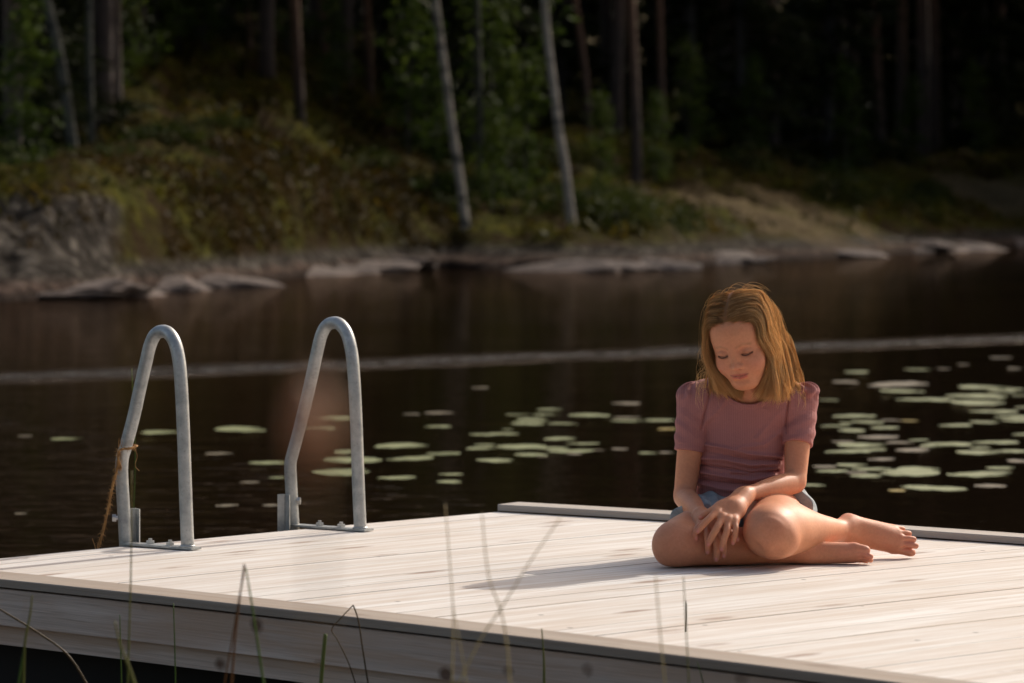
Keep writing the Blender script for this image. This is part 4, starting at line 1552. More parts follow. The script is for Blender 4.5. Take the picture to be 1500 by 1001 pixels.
def build_pads():
    r = random.Random(21)
    mats = [pad_material('lily_green', (.20, .225, .085), (.31, .33, .14), (.43, .44, .23)),
            pad_material('lily_yellow', (.34, .24, .03), (.46, .33, .05), (.30, .24, .06)),
            pad_material('lily_brown', (.17, .13, .075), (.25, .20, .12), (.26, .25, .12))]
    protos = {}

    def proto(k, variant):
        if (k, variant) in protos: return protos[(k, variant)]
        rr = random.Random(variant * 7 + k)
        n, rings = 40, 5
        notch = .20
        v = [(0, 0, 0)]; f = []
        lift = [rr.uniform(-.004, .006) for _ in range(6)]
        for q in range(1, rings + 1):
            for i in range(n):
                a = notch + (2 * math.pi - 2 * notch) * i / (n - 1)
                rad = q / rings * (1 + .05 * math.sin(3 * a + variant) + .025 * math.sin(7 * a + k))
                edge = (q / rings) ** 4
                z = edge * (.012 + .012 * math.sin(2 * a + variant * 2) + .006 * math.sin(5 * a)) + .006 * math.sin(9 * a) * (q / rings)
                v.append((rad * math.cos(a), rad * .9 * math.sin(a), z))
        for i in range(n - 1): f.append((0, 1 + i, 2 + i))
        for q in range(rings - 1):
            for i in range(n - 1):
                a = 1 + q * n + i; f.append((a, a + n, a + n + 1, a + 1))
        # thickness: underside
        m = len(v)
        v += [(p[0] * .99, p[1] * .99, p[2] - .006) for p in v]
        f += [tuple(i + m for i in q[::-1]) for q in f]
        me = bpy.data.meshes.new('lily_pad'); me.from_pydata(v, [], f); me.materials.append(mats[k])
        me.polygons.foreach_set('use_smooth', [True] * len(me.polygons))
        protos[(k, variant)] = me
        return me
    items = []
    for zone, (x0, y0, mag, lst) in PADS.items():
        for it in lst:
            k = it[3] if len(it) > 3 else 0
            L_, R_, row = x0 + it[0] / mag, x0 + it[1] / mag, y0 + it[2] / mag
            c = G((L_ + R_) / 2, row, WATER_Z + .004)
            diam = (R_ - L_ + 3) / F_PX * c[1]
            items.append((zone, k, c, diam, (L_ + R_) / 2, row))
    names = {'right': 'in the raft right of the girl', 'middle': 'between the handrails and the girl', 'left': 'around the two handrails', 'far_left': 'on the water left of the handrails'}
    colr = {0: 'pale green', 1: 'yellowing', 2: 'small brownish'}
    for zone in PADS:
        zi = [i for i in items if i[0] == zone]
        by = {}
        for k in (0, 1, 2):
            g = [i for i in zi if i[1] == k]
            if not g: continue
            special = {}
            if len(g) == 1: special[id(g[0])] = f'{colr[k]} lily pad, the only one {names[zone]}'
            else:
                for key, txt in ((lambda i: -i[5], 'nearest'), (lambda i: i[5], 'farthest'), (lambda i: -i[3], 'widest'), (lambda i: i[4], 'leftmost'), (lambda i: -i[4], 'rightmost')):
                    cand = sorted([i for i in g if id(i) not in special], key=key)
                    allc = sorted(g, key=key)
                    if cand and cand[0] is allc[0]: special[id(cand[0])] = f'{colr[k]} lily pad, {txt} of its colour {names[zone]}'
            rest = [i for i in g if id(i) not in special]
            for i in g:
                lab = special.get(id(i), f'{colr[k]} lily pad among others {names[zone]}')
                o = bpy.data.objects.new('lily_pad', proto(k, r.randrange(4))); col.objects.link(o)
                o.location = i[2]; s = i[3] / 2
                o.scale = (s, s * r.uniform(1.05, 1.4), s); o.rotation_euler = (r.gauss(0, .012), r.gauss(0, .012), r.uniform(-.5, .5) + (math.pi if r.random() < .5 else 0))
                tag(o, lab, 'lily pad', f'{colr[k]} lily pads {names[zone]}')


build_pads()

# ------------------------------------------------------------------ reeds in front of the dock


def blade_material(name, lo, hi, mid=.5):
    t = NT(name)
    tc = t.n('TexCoord').outputs['Object']
    x = t.n('SeparateXYZ'); t.set(x, 0, tc)
    c = t.ramp(t.n('MapRange', i0=x.outputs[2], i1=-.2, i2=.35, i3=0., i4=1.).outputs[0], [(0, lo), (mid, lo), (1, hi)])
    c = t.mix(t.math('MULTIPLY', t.noise(tc, 90, 3, .6), .5), c, rgba(lo[0] * .6, lo[1] * .55, lo[2] * .5))
    p = principled(t, Base__Color=c, Roughness=.5)
    return t.finish(t.n('MixShader', i0=.4, i1=p, i2=t.n('BsdfTranslucent', Color=c)))


def build_reeds():
    g1 = blade_material('reed_green', (.11, .19, .03), (.24, .33, .07))
    g2 = blade_material('reed_olive', (.18, .20, .04), (.40, .32, .13))
    hay = blade_material('reed_hay', (.46, .42, .20), (.78, .66, .44))
    b1 = blade_material('reed_brown', (.22, .10, .025), (.30, .17, .07))
    st = blade_material('reed_straw', (.16, .11, .05), (.50, .36, .20))
    dk = blade_material('reed_dark', (.05, .045, .02), (.06, .04, .025))
    R = []

    def reed(label, mat, strands, y, extra=None):
        mb = MB()
        for pts, r0, r1 in strands:
            P = [W(a, b, y + (0 if len(q) == 0 else q[0])) for a, b, *q in pts]
            # carry the stalk on down to the water
            d = P[0] - P[1]; d = d / max(1e-6, -d[2]) if d[2] < -1e-6 else np.array([0, 0, -1.])
            d[:2] = np.clip(d[:2], -.6, .6)
            n = max(1, int((P[0][2] - (WATER_Z - .05)) / .08))
            low = [P[0] + d * (P[0][2] - (WATER_Z - .05)) * k / n for k in range(n, 0, -1)] if P[0][2] > WATER_Z else []
            path = smooth_path(low + P, 5)
            rr = [r0 + (r1 - r0) * (i / (len(path) - 1)) ** 1.6 for i in range(len(path))]
            mb.tube(path, rr, 7, flat=.55)
        o = mb.build('reed', mat, None, True)
        tag(o, label, 'reed', 'reeds in front of the dock')
        return o
    reed('tall olive reed stalk standing in front of the left handrail', g2, [([(187, 1001), (190, 900), (192, 820), (193, 690)], .0027, .0010)], 6.9)
    reed('short thin bright green reed just right of the tall stalk under the left handrail', g1, [([(178, 1001), (177, 960), (175.5, 901)], .0021, .0010)], 8.1)
    reed('thin bright green reed standing alone right of the left handrail', g1, [([(257, 1001), (256, 950), (254, 884)], .0022, .0011)], 8.1)
    reed('pair of brown and green reed blades meeting in a dark tip', b1, [([(339, 1001), (345, 930), (352, 870), (357.5, 826)], .0036, .0010), ([(352, 868), (356, 845), (358, 827)], .0011, .0019)], 6.5)
    reed('green blade leaning left against the brown pair of reeds', g1, [([(386, 1001), (377, 940), (368, 880), (360, 832)], .0040, .0012)], 6.5)
    reed('thick cut green reed stub with a pale top', g1, [([(470, 1001), (473, 965), (476.5, 929)], .0045, .0042)], 7.9)
    reed('thin straw-coloured stem bent over in a sharp peak', st, [([(539, 1001), (531, 950), (525, 910), (518, 888.5), (516.5, 888.3)], .0020, .0014), ([(520.5, 1001), (510, 970), (494, 937), (486, 922), (500, 905), (516, 888)], .0015, .0012)], 8.0)
    reed('tall blurred hay-coloured reed left of the shadow tip', hay, [([(662, 1001), (664, 930), (663, 880), (657, 800), (652, 738)], .0018, .0008), ([(684, 1001), (675, 950), (668, 912), (664, 890)], .0014, .0006)], 5.8)
    reed('blurred curved reed crossing a leaning one over the deck', hay, [([(747, 1001), (742, 940), (733, 893), (717, 850), (710, 800), (706, 752)], .0020, .0009)], 5.6)
    reed('blurred reed leaning far right across the deck', hay, [([(672, 1001), (705, 935), (735, 890), (775, 825), (822, 757)], .0019, .0009)], 5.6)
    reed('short yellow-green reed with a dark pointed tip', g2, [([(797, 1001), (796.5, 965), (793.5, 921)], .0046, .0012)], 7.5)
    reed('dark seed-headed rush standing right of the other reeds', dk, [([(1004, 1001), (1004.5, 960), (1004, 920), (1005, 880)], .0022, .0008), ([(1004.5, 918), (1005.2, 900), (1005.2, 884)], .0030, .0014)], 7.9)
    reed('faint green reed behind the dark rush in front of the girl', hay, [([(974, 1001), (969, 950), (963, 880), (960, 842)], .0018, .0009)], 5.7)
    reed('slim pale reed rising beside the dark rush', g2, [([(1009, 1001), (1006, 940), (1001, 845)], .0022, .0008)], 6.4)
    reed('small green grass blade at the foot of the dark rush', g1, [([(1030, 1001), (1026, 985), (1021, 969)], .0018, .0006)], 7.4)
    reed('long straight straw stem slanting down from the left edge', st, [([(103, 964), (60, 930), (0, 893), (-40, 868)], .0026, .0020)], 7.9)
    reed('dull brown jointed reed at the far left', g2, [([(34, 1001), (36, 945), (44, 900), (47, 872)], .0040, .0014)], 6.9)
    reed('dark green blade beside the brown jointed reed', g1, [([(27, 1001), (32, 970), (36, 945)], .0034, .0014)], 6.9)
    reed('broad yellow-brown reed leaf crossing the tall olive stalk', g2, [([(196, 1001), (188, 975), (176, 945), (168, 910)], .0058, .0012)], 6.2)
    reed('green reed growing behind the left handrail', g1, [([(194, 806), (196, 740), (198, 660), (193, 540)], .0026, .0010)], 11.5)
    # a cat-tail close to the lens, far out of focus
    mb = MB()
    y = 1.32
    pts = [W(470, 1040, y), W(468, 860, y), W(464, 700, y), W(460, 655, y)]
    mb.tube(smooth_path(pts, 5), .0009, 6)
    path = smooth_path([W(461, 705, y), W(459, 630, y), W(456, 555, y)], 7)
    n = len(path)
    o = mb.build('reed', st)
    tag(o, 'brown reed seed head close to the camera, far out of focus before the right handrail', 'reed', 'reeds in front of the dock')
    mb = MB()
    mb.tube(path, [.0076 * math.sin(math.pi * (.06 + .86 * i / (n - 1))) for i in range(n)], 9)
    r = random.Random(4)
    for i in range(60):
        c = path[r.randrange(n)]
        d = unit(np.array([r.gauss(0, 1), r.gauss(0, 1), r.uniform(.2, 1.2)])) * r.uniform(.003, .006)
        mb.tube([c, c + d], [.0004, .0001], 3)
    mb.build('seed_head', blade_material('seed_brown', (.60, .33, .19), (.64, .40, .25)), o, True)


build_reeds()
# ------------------------------------------------------------------ far bank
def vnoise(x, y, s, seed=0):
    return np.array([mnoise.noise(Vector((a * s + seed, b * s - seed, seed * .7))) for a, b in zip(np.ravel(x), np.ravel(y))]).reshape(np.shape(x))


def bump2(x, y, cx, cy, rx, ry): return np.exp(-((x - cx) / rx) ** 2 - ((y - cy) / ry) ** 2)


PROFILE = ([-6, -1, 0, .3, 1.3, 2.0, 2.8, 4, 8, 14, 24, 40, 70, 130], [-1.6, -.35, -.04, .16, .25, .52, .98, 1.28, 1.52, 1.80, 2.95, 4.7, 6.5, 8.0])
PROFILE_R = ([-6, -1, 0, .3, 1.8, 2.6, 4, 8, 14, 24, 40, 70, 130], [-1.6, -.35, -.04, .17, .28, .48, .66, 1.05, 1.55, 2.45, 3.7, 5.4, 7.0])


def ground_z(x, y, detail=True):
    x = np.asarray(x, float); y = np.asarray(y, float)
    D = y - shore_y(x)
    right = np.clip((x + 2.2) / 2.2, 0, 1)
    z = np.interp(D, *PROFILE) * (1 - right) + np.interp(D, *PROFILE_R) * right
    # the land behind the left-hand rock stays low and shaded
    hollow = np.clip((-.101 - x / np.maximum(y, 1)) / .028, 0, 1) * np.clip((D - 4) / 6, 0, 1)
    z = z * (1 - hollow) + np.minimum(z, 1.15 + .012 * D) * hollow
    up = np.clip(D / 2.5, 0, 1)
    z = z + up * (.18 * bump2(x, y, -5.3, 49.5, 1.0, 2.0) - .25 * bump2(x, y, -6.6, 46.5, .8, 2.0) - .85 * bump2(x, y, -5.2, 71, 3.2, 5) + .50 * bump2(x, y, -4.15, 60, 1.3, 3.2) + .30 * bump2(x, y, -3.0, 63, 1.1, 3))
    z = z + up * .35 * bump2(x, y, 5.2, 86, 3.0, 4) + up * .4 * bump2(x, y, 14.0, 104, 4, 6)
    return z + WATER_Z


def bank_material():
    t = NT('rocky_bank')
    tc = t.n('TexCoord').outputs['Object']
    geo = t.n('NewGeometry')
    nz = t.n('SeparateXYZ'); t.set(nz, 0, geo.outputs['Normal'])
    pz = t.n('SeparateXYZ'); t.set(pz, 0, tc)
    n1 = t.noise(tc, .9, 5, .62); n2 = t.noise(tc, 4.5, 5, .65); n3 = t.noise(tc, 22, 4, .65)
    rock = t.ramp(n2, [(.28, (.012, .010, .008)), (.46, (.034, .027, .021)), (.58, (.10, .085, .070)), (.74, (.30, .26, .215))])
    rock = t.mix(t.ramp(n3, [(.45, (0,) * 3), (.7, (.6,) * 3)]), rock, rgba(.04, .036, .03))
    pink = t.mix(t.ramp(t.math('ADD', t.math('MULTIPLY', n2, .6), t.math('MULTIPLY', n3, .4)), [(.40, (0,) * 3), (.60, (1,) * 3)]), rgba(.024, .016, .012), rgba(.18, .12, .094))
    hz = t.math('SUBTRACT', pz.outputs[2], WATER_Z)
    low = t.n('MapRange', i0=t.math('ADD', hz, t.math('MULTIPLY', n1, .25)), i1=.24, i2=.38, i3=1., i4=0.).outputs[0]
    rock = t.mix(low, rock, pink)
    moss = t.ramp(n2, [(.28, (.010, .011, .002)), (.45, (.040, .040, .004)), (.60, (.095, .088, .006)), (.80, (.15, .12, .010))])
    heath = t.ramp(n3, [(.3, (.016, .010, .004)), (.6, (.042, .023, .005)), (.8, (.070, .042, .009))])
    veg = t.mix(t.ramp(n1, [(.40, (0,) * 3), (.60, (1,) * 3)]), moss, heath)
    f = t.math('ADD', t.math('MULTIPLY', nz.outputs[2], 1.5), t.math('MULTIPLY', t.math('SUBTRACT', n1, .5), 2.4))
    f = t.math('ADD', f, t.math('MULTIPLY', t.math('SUBTRACT', hz, .9), 1.1))
    f = t.math('SUBTRACT', f, t.n('MapRange', i0=pz.outputs[0], i1=-5.55, i2=-4.95, i3=1.5, i4=0.).outputs[0])
    bx = t.math('MULTIPLY', t.n('MapRange', i0=pz.outputs[0], i1=-5.2, i2=-4.7, i3=0., i4=1.).outputs[0], t.n('MapRange', i0=pz.outputs[0], i1=-1.8, i2=-1.2, i3=1., i4=0.).outputs[0])
    f = t.math('ADD', f, t.math('MULTIPLY', bx, 1.1))
    f = t.math('ADD', f, t.n('MapRange', i0=hz, i1=1.2, i2=1.5, i3=0., i4=1.2).outputs[0])
    vf = t.n('MapRange', i0=f, i1=.15, i2=.75, i3=0., i4=1.).outputs[0]
    vf = t.math('MULTIPLY', vf, t.n('MapRange', i0=hz, i1=.30, i2=.46, i3=0., i4=1.).outputs[0])
    c = t.mix(vf, rock, veg)
    # two pale bare outcrops with dry grass on the right-hand slope
    for cx, cy, rr in ((4.7, 77.5, 2.6), (6.2, 81.0, 2.0), (12.6, 99.0, 3.2)):
        dv = t.n('VectorMath', _operation='DISTANCE'); t.set(dv, 0, t.mapping(tc, (1, 1, 0))); t.set(dv, 1, (cx, cy, 0))
        m_ = t.n('MapRange', i0=t.math('ADD', dv.outputs['Value'], t.math('MULTIPLY', t.math('SUBTRACT', n2, .5), 2.6)), i1=rr * .5, i2=rr, i3=.9, i4=0.).outputs[0]
        c = t.mix(m_, c, t.ramp(n3, [(.3, (.06, .042, .022)), (.5, (.16, .115, .060)), (.72, (.28, .21, .12))]))
    wet = t.n('MapRange', i0=hz, i1=.05, i2=.15, i3=.12, i4=1.).outputs[0]
    c = t.mix(wet, rgba(.03, .022, .018), c)
    b = t.bump(t.math('ADD', t.math('MULTIPLY', n2, 1.0), t.math('MULTIPLY', n3, .4)), .9, .25)
    p = principled(t, Base__Color=c, Roughness=.85, Normal=b)
    p.inputs['Specular IOR Level'].default_value = .03
    return t.finish(p)


def build_bank():
    xs = np.concatenate([np.linspace(-60, -14, 34)[:-1], np.linspace(-14, 22, 241)[:-1], np.linspace(22, 80, 40)])
    ds = np.concatenate([np.linspace(-6, 0, 10)[:-1], np.linspace(0, 26, 131)[:-1], np.linspace(26, 150, 70)])
    X, D = np.meshgrid(xs, ds, indexing='ij')
    Y = D + shore_y(X)
    Z = ground_z(X, Y)
    up = np.clip(D / 1.2 + .2, 0, 1)
    nz = .36 * vnoise(X, Y, .45, 3) + .34 * vnoise(X, Y, 1.1, 5) + .16 * vnoise(X, Y, 3.4, 8)
    # cracked, stepped look of ice-worn rock near the water
    Z = Z + up * nz * np.clip(.35 + D / 12, 0, 1.2)
    nx, nd = X.shape
    v = np.stack([X, Y, Z], -1).reshape(-1, 3)
    i = np.arange(nx * nd).reshape(nx, nd)
    f = np.stack([i[:-1, :-1], i[1:, :-1], i[1:, 1:], i[:-1, 1:]], -1).reshape(-1, 4)
    o = mesh_obj('forest_ground', v, f, bank_material(), None, True)
    tag(o, kind='structure')


build_bank()


# ------------------------------------------------------------------ trees
def leaf_cards(centers, size, r, aspect=.45, up=0.3, droop=0.0):
    """one bent leaf (two quads) per centre; numpy arrays -> verts, faces"""
    n = len(centers)
    a = r.normal(size=(n, 3)); a[:, 2] = a[:, 2] * up - droop; a /= np.linalg.norm(a, axis=1, keepdims=True)
    b = np.cross(a, r.normal(size=(n, 3))); b /= np.linalg.norm(b, axis=1, keepdims=True)
    s = size * (.6 + .8 * r.random(n))[:, None]
    c = np.cross(a, b)
    p0 = centers - a * s * .5; p1 = centers + a * s * .5
    w = b * s * aspect * .5
    m = centers + c * s * .10
    v = np.stack([p0 - w * .3, p0 + w * .3, m + w, m - w, p1 + w * .15, p1 - w * .15], 1).reshape(-1, 3)
    k = np.arange(n)[:, None] * 6
    f = np.concatenate([np.concatenate([k, k + 1, k + 2, k + 3], 1), np.concatenate([k + 3, k + 2, k + 4, k + 5], 1)])
    return v, f


def foliage_material(name, c0, c1, c2):
    t = NT(name)
    tc = t.n('TexCoord').outputs['Object']
    info = t.n('ObjectInfo')
    n = t.noise(tc, 1.3, 3, .6)
    n = t.math('ADD', n, t.math('MULTIPLY', t.math('SUBTRACT', info.outputs['Random'], .5), .25))
    c = t.ramp(n, [(.3, c0), (.52, c1), (.75, c2)])
    p = principled(t, Base__Color=c, Roughness=.6)
    p.inputs['Specular IOR Level'].default_value = .08
    return t.finish(t.n('MixShader', i0=.35, i1=p, i2=t.n('BsdfTranslucent', Color=c)))


def bark_material(name, lo, hi, mark=None, split=None):
    t = NT(name)
    tc = t.n('TexCoord').outputs['Object']
    v = t.noise(t.mapping(tc, (1, 1, .25)), 16, 4, .65, .5)
    c = t.ramp(v, [(.3, lo), (.7, hi)])
    if mark:
        k = t.noise(t.mapping(tc, (.6, .6, 3.2)), 3.0, 3, .6)
        c = t.mix(t.ramp(k, [(.54, (0,) * 3), (.62, (1,) * 3)]), c, rgba(*mark))
    if split:
        x = t.n('SeparateXYZ'); t.set(x, 0, tc)
        c = t.mix(t.n('MapRange', i0=x.outputs[2], i1=split[0], i2=split[1], i3=0., i4=1.).outputs[0], c, t.ramp(v, [(.3, split[2]), (.7, split[3])]))
    return t.finish(principled(t, Base__Color=c, Roughness=.9, Normal=t.bump(v, .8, .04)))


BARK = {
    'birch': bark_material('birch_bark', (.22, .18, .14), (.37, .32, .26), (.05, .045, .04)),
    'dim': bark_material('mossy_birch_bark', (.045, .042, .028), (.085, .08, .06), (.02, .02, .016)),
    'pine': bark_material('pine_bark', (.035, .025, .020), (.085, .055, .042), None, (2.5, 6, (.12, .052, .026), (.22, .10, .050))),
    'spruce': bark_material('spruce_bark', (.026, .022, .020), (.06, .05, .044)),
}
LEAF = {
    'birch': foliage_material('birch_leaves', (.022, .038, .006), (.045, .068, .011), (.085, .11, .018)),
    'pine': foliage_material('pine_needles', (.008, .014, .005), (.014, .022, .008), (.026, .034, .012)),
    'spruce': foliage_material('spruce_needles', (.012, .016, .005), (.022, .028, .008), (.042, .046, .012)),
    'bush': foliage_material('bush_leaves', (.018, .028, .005), (.040, .052, .009), (.080, .082, .014)),
}


def trunk_mesh(name, pts, rad, mat, limbs=(), seg=9):
    mb = MB(); mb.tube(pts, rad, seg)
    for (a, b, r0) in limbs:
        m = (np.asarray(a) + np.asarray(b)) / 2 + [0, 0, .08 * np.linalg.norm(np.asarray(b) - a)]
        mb.tube(smooth_path([a, m, b], 3), [r0 * (1 - .8 * i / 6) for i in range(7)], 5)
    me_o = mb.build(name, mat, None, True)
    return me_o


def make_proto(kind, seed):
    """returns (trunk mesh, crown mesh) about the origin"""
    r = np.random.default_rng(seed)
    limbs = []; C = []
    if kind == 'pine':
        Hh = 19; r0 = .17
        lean = r.normal(0, .25, 2)
        pts = [np.array([lean[0] * (z / Hh) ** 2 + .06 * math.sin(z * .5 + seed), lean[1] * (z / Hh) ** 2, z]) for z in np.linspace(-.5, Hh, 16)]
        for k in range(34):
            z = r.uniform(7.5, 18.5); a = r.uniform(0, 6.28); L = (1.1 + 2.0 * (1 - abs((z - 12) / 8))) * r.uniform(.6, 1.15)
            b0 = np.array([0, 0, z]); e = b0 + np.array([math.cos(a) * L, math.sin(a) * L, r.uniform(-.2, .8)])
            limbs.append((b0, e, .035))
            n = 190
            t = r.uniform(.35, 1.1, n)[:, None]
            C.append(b0 + (e - b0) * t + r.normal(0, .30, (n, 3)) * np.array([1, 1, .55]))
        for k in range(7):
            z = r.uniform(2.0, 7.0); a = r.uniform(0, 6.28); L = r.uniform(.4, 1.1)
            limbs.append((np.array([0, 0, z]), np.array([math.cos(a) * L, math.sin(a) * L, z + r.uniform(-.3, .2)]), .014))
        v, f = leaf_cards(np.concatenate(C), .30, r, .16)
    elif kind == 'spruce':
        Hh = 18; r0 = .16
        pts = [np.array([0.03 * math.sin(z), 0, z]) for z in np.linspace(-.5, Hh, 14)]
        z = .8
        while z < Hh - .3:
            Lm = 2.3 * (1 - z / Hh) ** .8 + .15
            for k in range(r.integers(4, 7)):
                if r.random() < (.45 if z < 4 else .08): continue
                a = r.uniform(0, 6.28); L = Lm * r.uniform(.65, 1.1)
                b0 = np.array([0, 0, z]); e = b0 + np.array([math.cos(a) * L, math.sin(a) * L, -.30 * L])
                limbs.append((b0, e, .018))
                n = int(60 * L + 14)
                t = r.uniform(.12, 1.05, n)[:, None]
                q = b0 + (e - b0) * t; q[:, 2] -= np.abs(r.normal(0, .16, n)); q[:, :2] += r.normal(0, .16, (n, 2))
                C.append(q)
            z += r.uniform(.28, .5)
        v, f = leaf_cards(np.concatenate(C), .30, r, .22, .3, .35)
    elif kind == 'birch':
        Hh = 17; r0 = .125
        pts = [np.array([0.10 * math.sin(z * .45), .05 * math.sin(z * .3), z]) for z in np.linspace(-.5, Hh, 16)]
        for k in range(44):
            z = r.uniform(3.2, 16.5); a = r.uniform(0, 6.28); L = (1.0 + 1.5 * (1 - abs((z - 9) / 9))) * r.uniform(.55, 1.1)
            b0 = np.array([0, 0, z]); e = b0 + np.array([math.cos(a) * L, math.sin(a) * L, L * r.uniform(.0, .7)])
            limbs.append((b0, e, .024))
            n = 90 if z > 5 else 40
            t = r.uniform(.35, 1.05, n)[:, None]
            q = b0 + (e - b0) * t + r.normal(0, .22, (n, 3)); q[:, 2] -= np.abs(r.normal(0, .35, n))
            C.append(q)
        v, f = leaf_cards(np.concatenate(C), .16, r, .7, 1.0)
    elif kind == 'sapling':
        Hh = 3.4; r0 = .03
        pts = [np.array([.05 * math.sin(z * 2), 0, z]) for z in np.linspace(-.2, Hh, 8)]
        for k in range(22):
            z = r.uniform(.5, 3.3); a = r.uniform(0, 6.28); L = r.uniform(.3, .85) * (1.1 - z / 4.5)
            b0 = np.array([0, 0, z]); e = b0 + np.array([math.cos(a) * L, math.sin(a) * L, L * r.uniform(-.1, .6)])
            limbs.append((b0, e, .008)); n = 46
            C.append(b0 + (e - b0) * r.uniform(.2, 1.05, n)[:, None] + r.normal(0, .11, (n, 3)))
        v, f = leaf_cards(np.concatenate(C), .11, r, .65, 1.0)
    else:                                       # bush
        Hh = .7; r0 = .02
        pts = [np.array([0, 0, z]) for z in np.linspace(-.1, Hh * .5, 4)]
        n = 520
        a = r.uniform(0, 6.28, n); d = np.sqrt(r.random(n)) * .62; h = r.random(n)
        C.append(np.stack([np.cos(a) * d, np.sin(a) * d, h * (.72 - .5 * d) + .04 * r.normal(size=n)], 1))
        for k in range(9):
            aa = r.uniform(0, 6.28); limbs.append((np.array([0, 0, .05]), np.array([.4 * math.cos(aa), .4 * math.sin(aa), .45]), .007))
        v, f = leaf_cards(C[0], .085, r, .6, 1.0)
    n = len(pts)
    tr = trunk_mesh('trunk', pts, [r0 * (1.25 if i == 0 else 1) * (1 - .86 * i / (n - 1)) + .006 for i in range(n)], BARK[{'sapling': 'spruce', 'bush': 'spruce'}.get(kind, kind)], limbs)
    mt = LEAF[{'sapling': 'birch'}.get(kind, kind)]
    cr = mesh_obj('crown', v, f, mt)
    mt_, mc = tr.data, cr.data
    bpy.data.objects.remove(tr); bpy.data.objects.remove(cr)
    return mt_, mc


PROTO = {k: [make_proto(k, s) for s in ((1, 2, 3) if k in ('pine', 'spruce') else (1, 2))] for k in ('pine', 'spruce', 'birch', 'sapling', 'bush')}
KIND_NAME = {'pine': 'pine_tree', 'spruce': 'spruce_tree', 'birch': 'birch_tree', 'sapling': 'birch_sapling', 'bush': 'bush'}
trnd = random.Random(5)


def place_tree(kind, x, y, scale=1.0, label=None, group=None, rot=None, tilt=(0, 0), variant=None, wide=1.0):
    root = empty(KIND_NAME[kind], (x, y, float(ground_z(x, y)) - .05), label, 'bush' if kind == 'bush' else 'tree', group)
    mt, mc = PROTO[kind][variant if variant is not None else trnd.randrange(len(PROTO[kind]))]
    root.rotation_euler = (tilt[0], tilt[1], 0)
    rot = trnd.uniform(0, 6.28) if rot is None else rot
    for nm, me, w in (('trunk', mt, wide), ('crown', mc, 1.0)):
        o = bpy.data.objects.new(nm, me); col.objects.link(o)
        o.parent = root; o.rotation_euler = (0, 0, rot); o.scale = (scale * w, scale * w, scale)
    return root


def leaning_tree(kind, pts, y, rpx, label, variant=0, group=None, bark=None):
    """a tree whose visible trunk is drawn through photo pixels, continued straight up out of the frame"""
    P = [W(a, b, y) for a, b in pts]
    base = P[0].copy()
    gz = float(ground_z(base[0], y))
    d = P[-1] - P[-2]; d = d / d[2]
    full = [base * 1.0] + P[1:]
    full[0][2] = min(gz - .15, full[0][2])
    top = P[-1]
    while top[2] < 15:
        d = d * .82 + np.array([0, 0, 1]) * .18
        top = top + d * 1.4; full.append(top)
    root = empty(KIND_NAME[kind], (base[0], y, gz), label, 'tree', group)
    path = smooth_path(full, 4)
    n = len(path); r0 = rpx / F_PX * y
    zz = np.array([p[2] for p in path])
    rad = [r0 * (1 + .25 * max(0, 1 - (z - zz[0]) / .6)) * max(.12, 1 - (z - zz[0]) / 17) for z in zz]
    r = np.random.default_rng(int(abs(base[0]) * 100) + 3)
    limbs = []
    for k in range(16):
        q = path[int(n * r.uniform(.35, .97))]; a = r.uniform(0, 6.28); L = r.uniform(.6, 1.9)
        limbs.append((q, q + np.array([math.cos(a) * L, math.sin(a) * L, L * r.uniform(-.1, .5)]), .02))
    o = trunk_mesh('trunk', path, rad, BARK[bark or kind], limbs, 12)
    o.parent = root; o.matrix_parent_inverse = parent_matrix(root).inverted()
    c = bpy.data.objects.new('crown', PROTO[kind][variant][1]); col.objects.link(c)
    c.parent = root
    # hang the crown round the upper trunk
    up = path[int(n * .75)]
    c.location = (up[0] - base[0], 0, .4)
    return root


leaning_tree('birch', [(684, 350), (672, 255), (662, 190), (652, 110), (645, 60), (637, -5)], 67.5, 6.9, 'white birch with a leaning trunk, left one of the two bright birches', 0)
leaning_tree('birch', [(840, 354), (828, 250), (818, 190), (808, 110), (801, 50), (797, -5)], 66.5, 7.2, 'white birch with a leaning trunk, right one of the two bright birches', 1)
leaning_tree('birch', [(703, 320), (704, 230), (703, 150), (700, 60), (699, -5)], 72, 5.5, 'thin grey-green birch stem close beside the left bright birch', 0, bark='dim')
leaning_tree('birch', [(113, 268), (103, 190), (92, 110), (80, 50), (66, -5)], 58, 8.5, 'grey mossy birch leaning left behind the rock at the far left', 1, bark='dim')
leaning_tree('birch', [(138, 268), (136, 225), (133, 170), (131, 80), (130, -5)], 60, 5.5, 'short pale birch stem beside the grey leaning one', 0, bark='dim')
leaning_tree('pine', [(441, 205), (438, 140), (434, 60), (431, -5)], 76, 8.5, 'reddish pine trunk standing on the mossy slope above the rock mound', 0)
leaning_tree('pine', [(480, 150), (477, 90), (474, 40), (472, -5)], 88, 6.5, 'dark slim pine trunk right of the reddish one', 1)
leaning_tree('pine', [(545, 200), (541, 110), (537, -5)], 84, 6.5, 'dark pine trunk left of the bright birches', 2)
leaning_tree('pine', [(931, 300), (932, 230), (929, 120), (926, 50), (924, -5)], 78, 8.5, 'rusty pine trunk right of the two bright birches', 1)
leaning_tree('pine', [(865, 240), (858, 120), (848, 40), (842, -5)], 86, 6.0, 'brownish pine trunk just behind the right bright birch', 0)
leaning_tree('pine', [(1294, 275), (1290, 190), (1285, 100), (1281, -5)], 104, 8.0, 'dark grey pine trunk on the shaded right slope', 2)
leaning_tree('pine', [(972, 246), (971, 190), (968, 100), (966, -5)], 88, 6.0, 'grey pine trunk right of the rusty one', 0)
leaning_tree('pine', [(250, 170), (247, 100), (242, 40), (240, -5)], 86, 7.0, 'dark pine trunk high on the left slope', 1)
leaning_tree('pine', [(104, 130), (103, 60), (98, -5)], 92, 6.0, 'orange-barked pine glowing at the top left', 2)
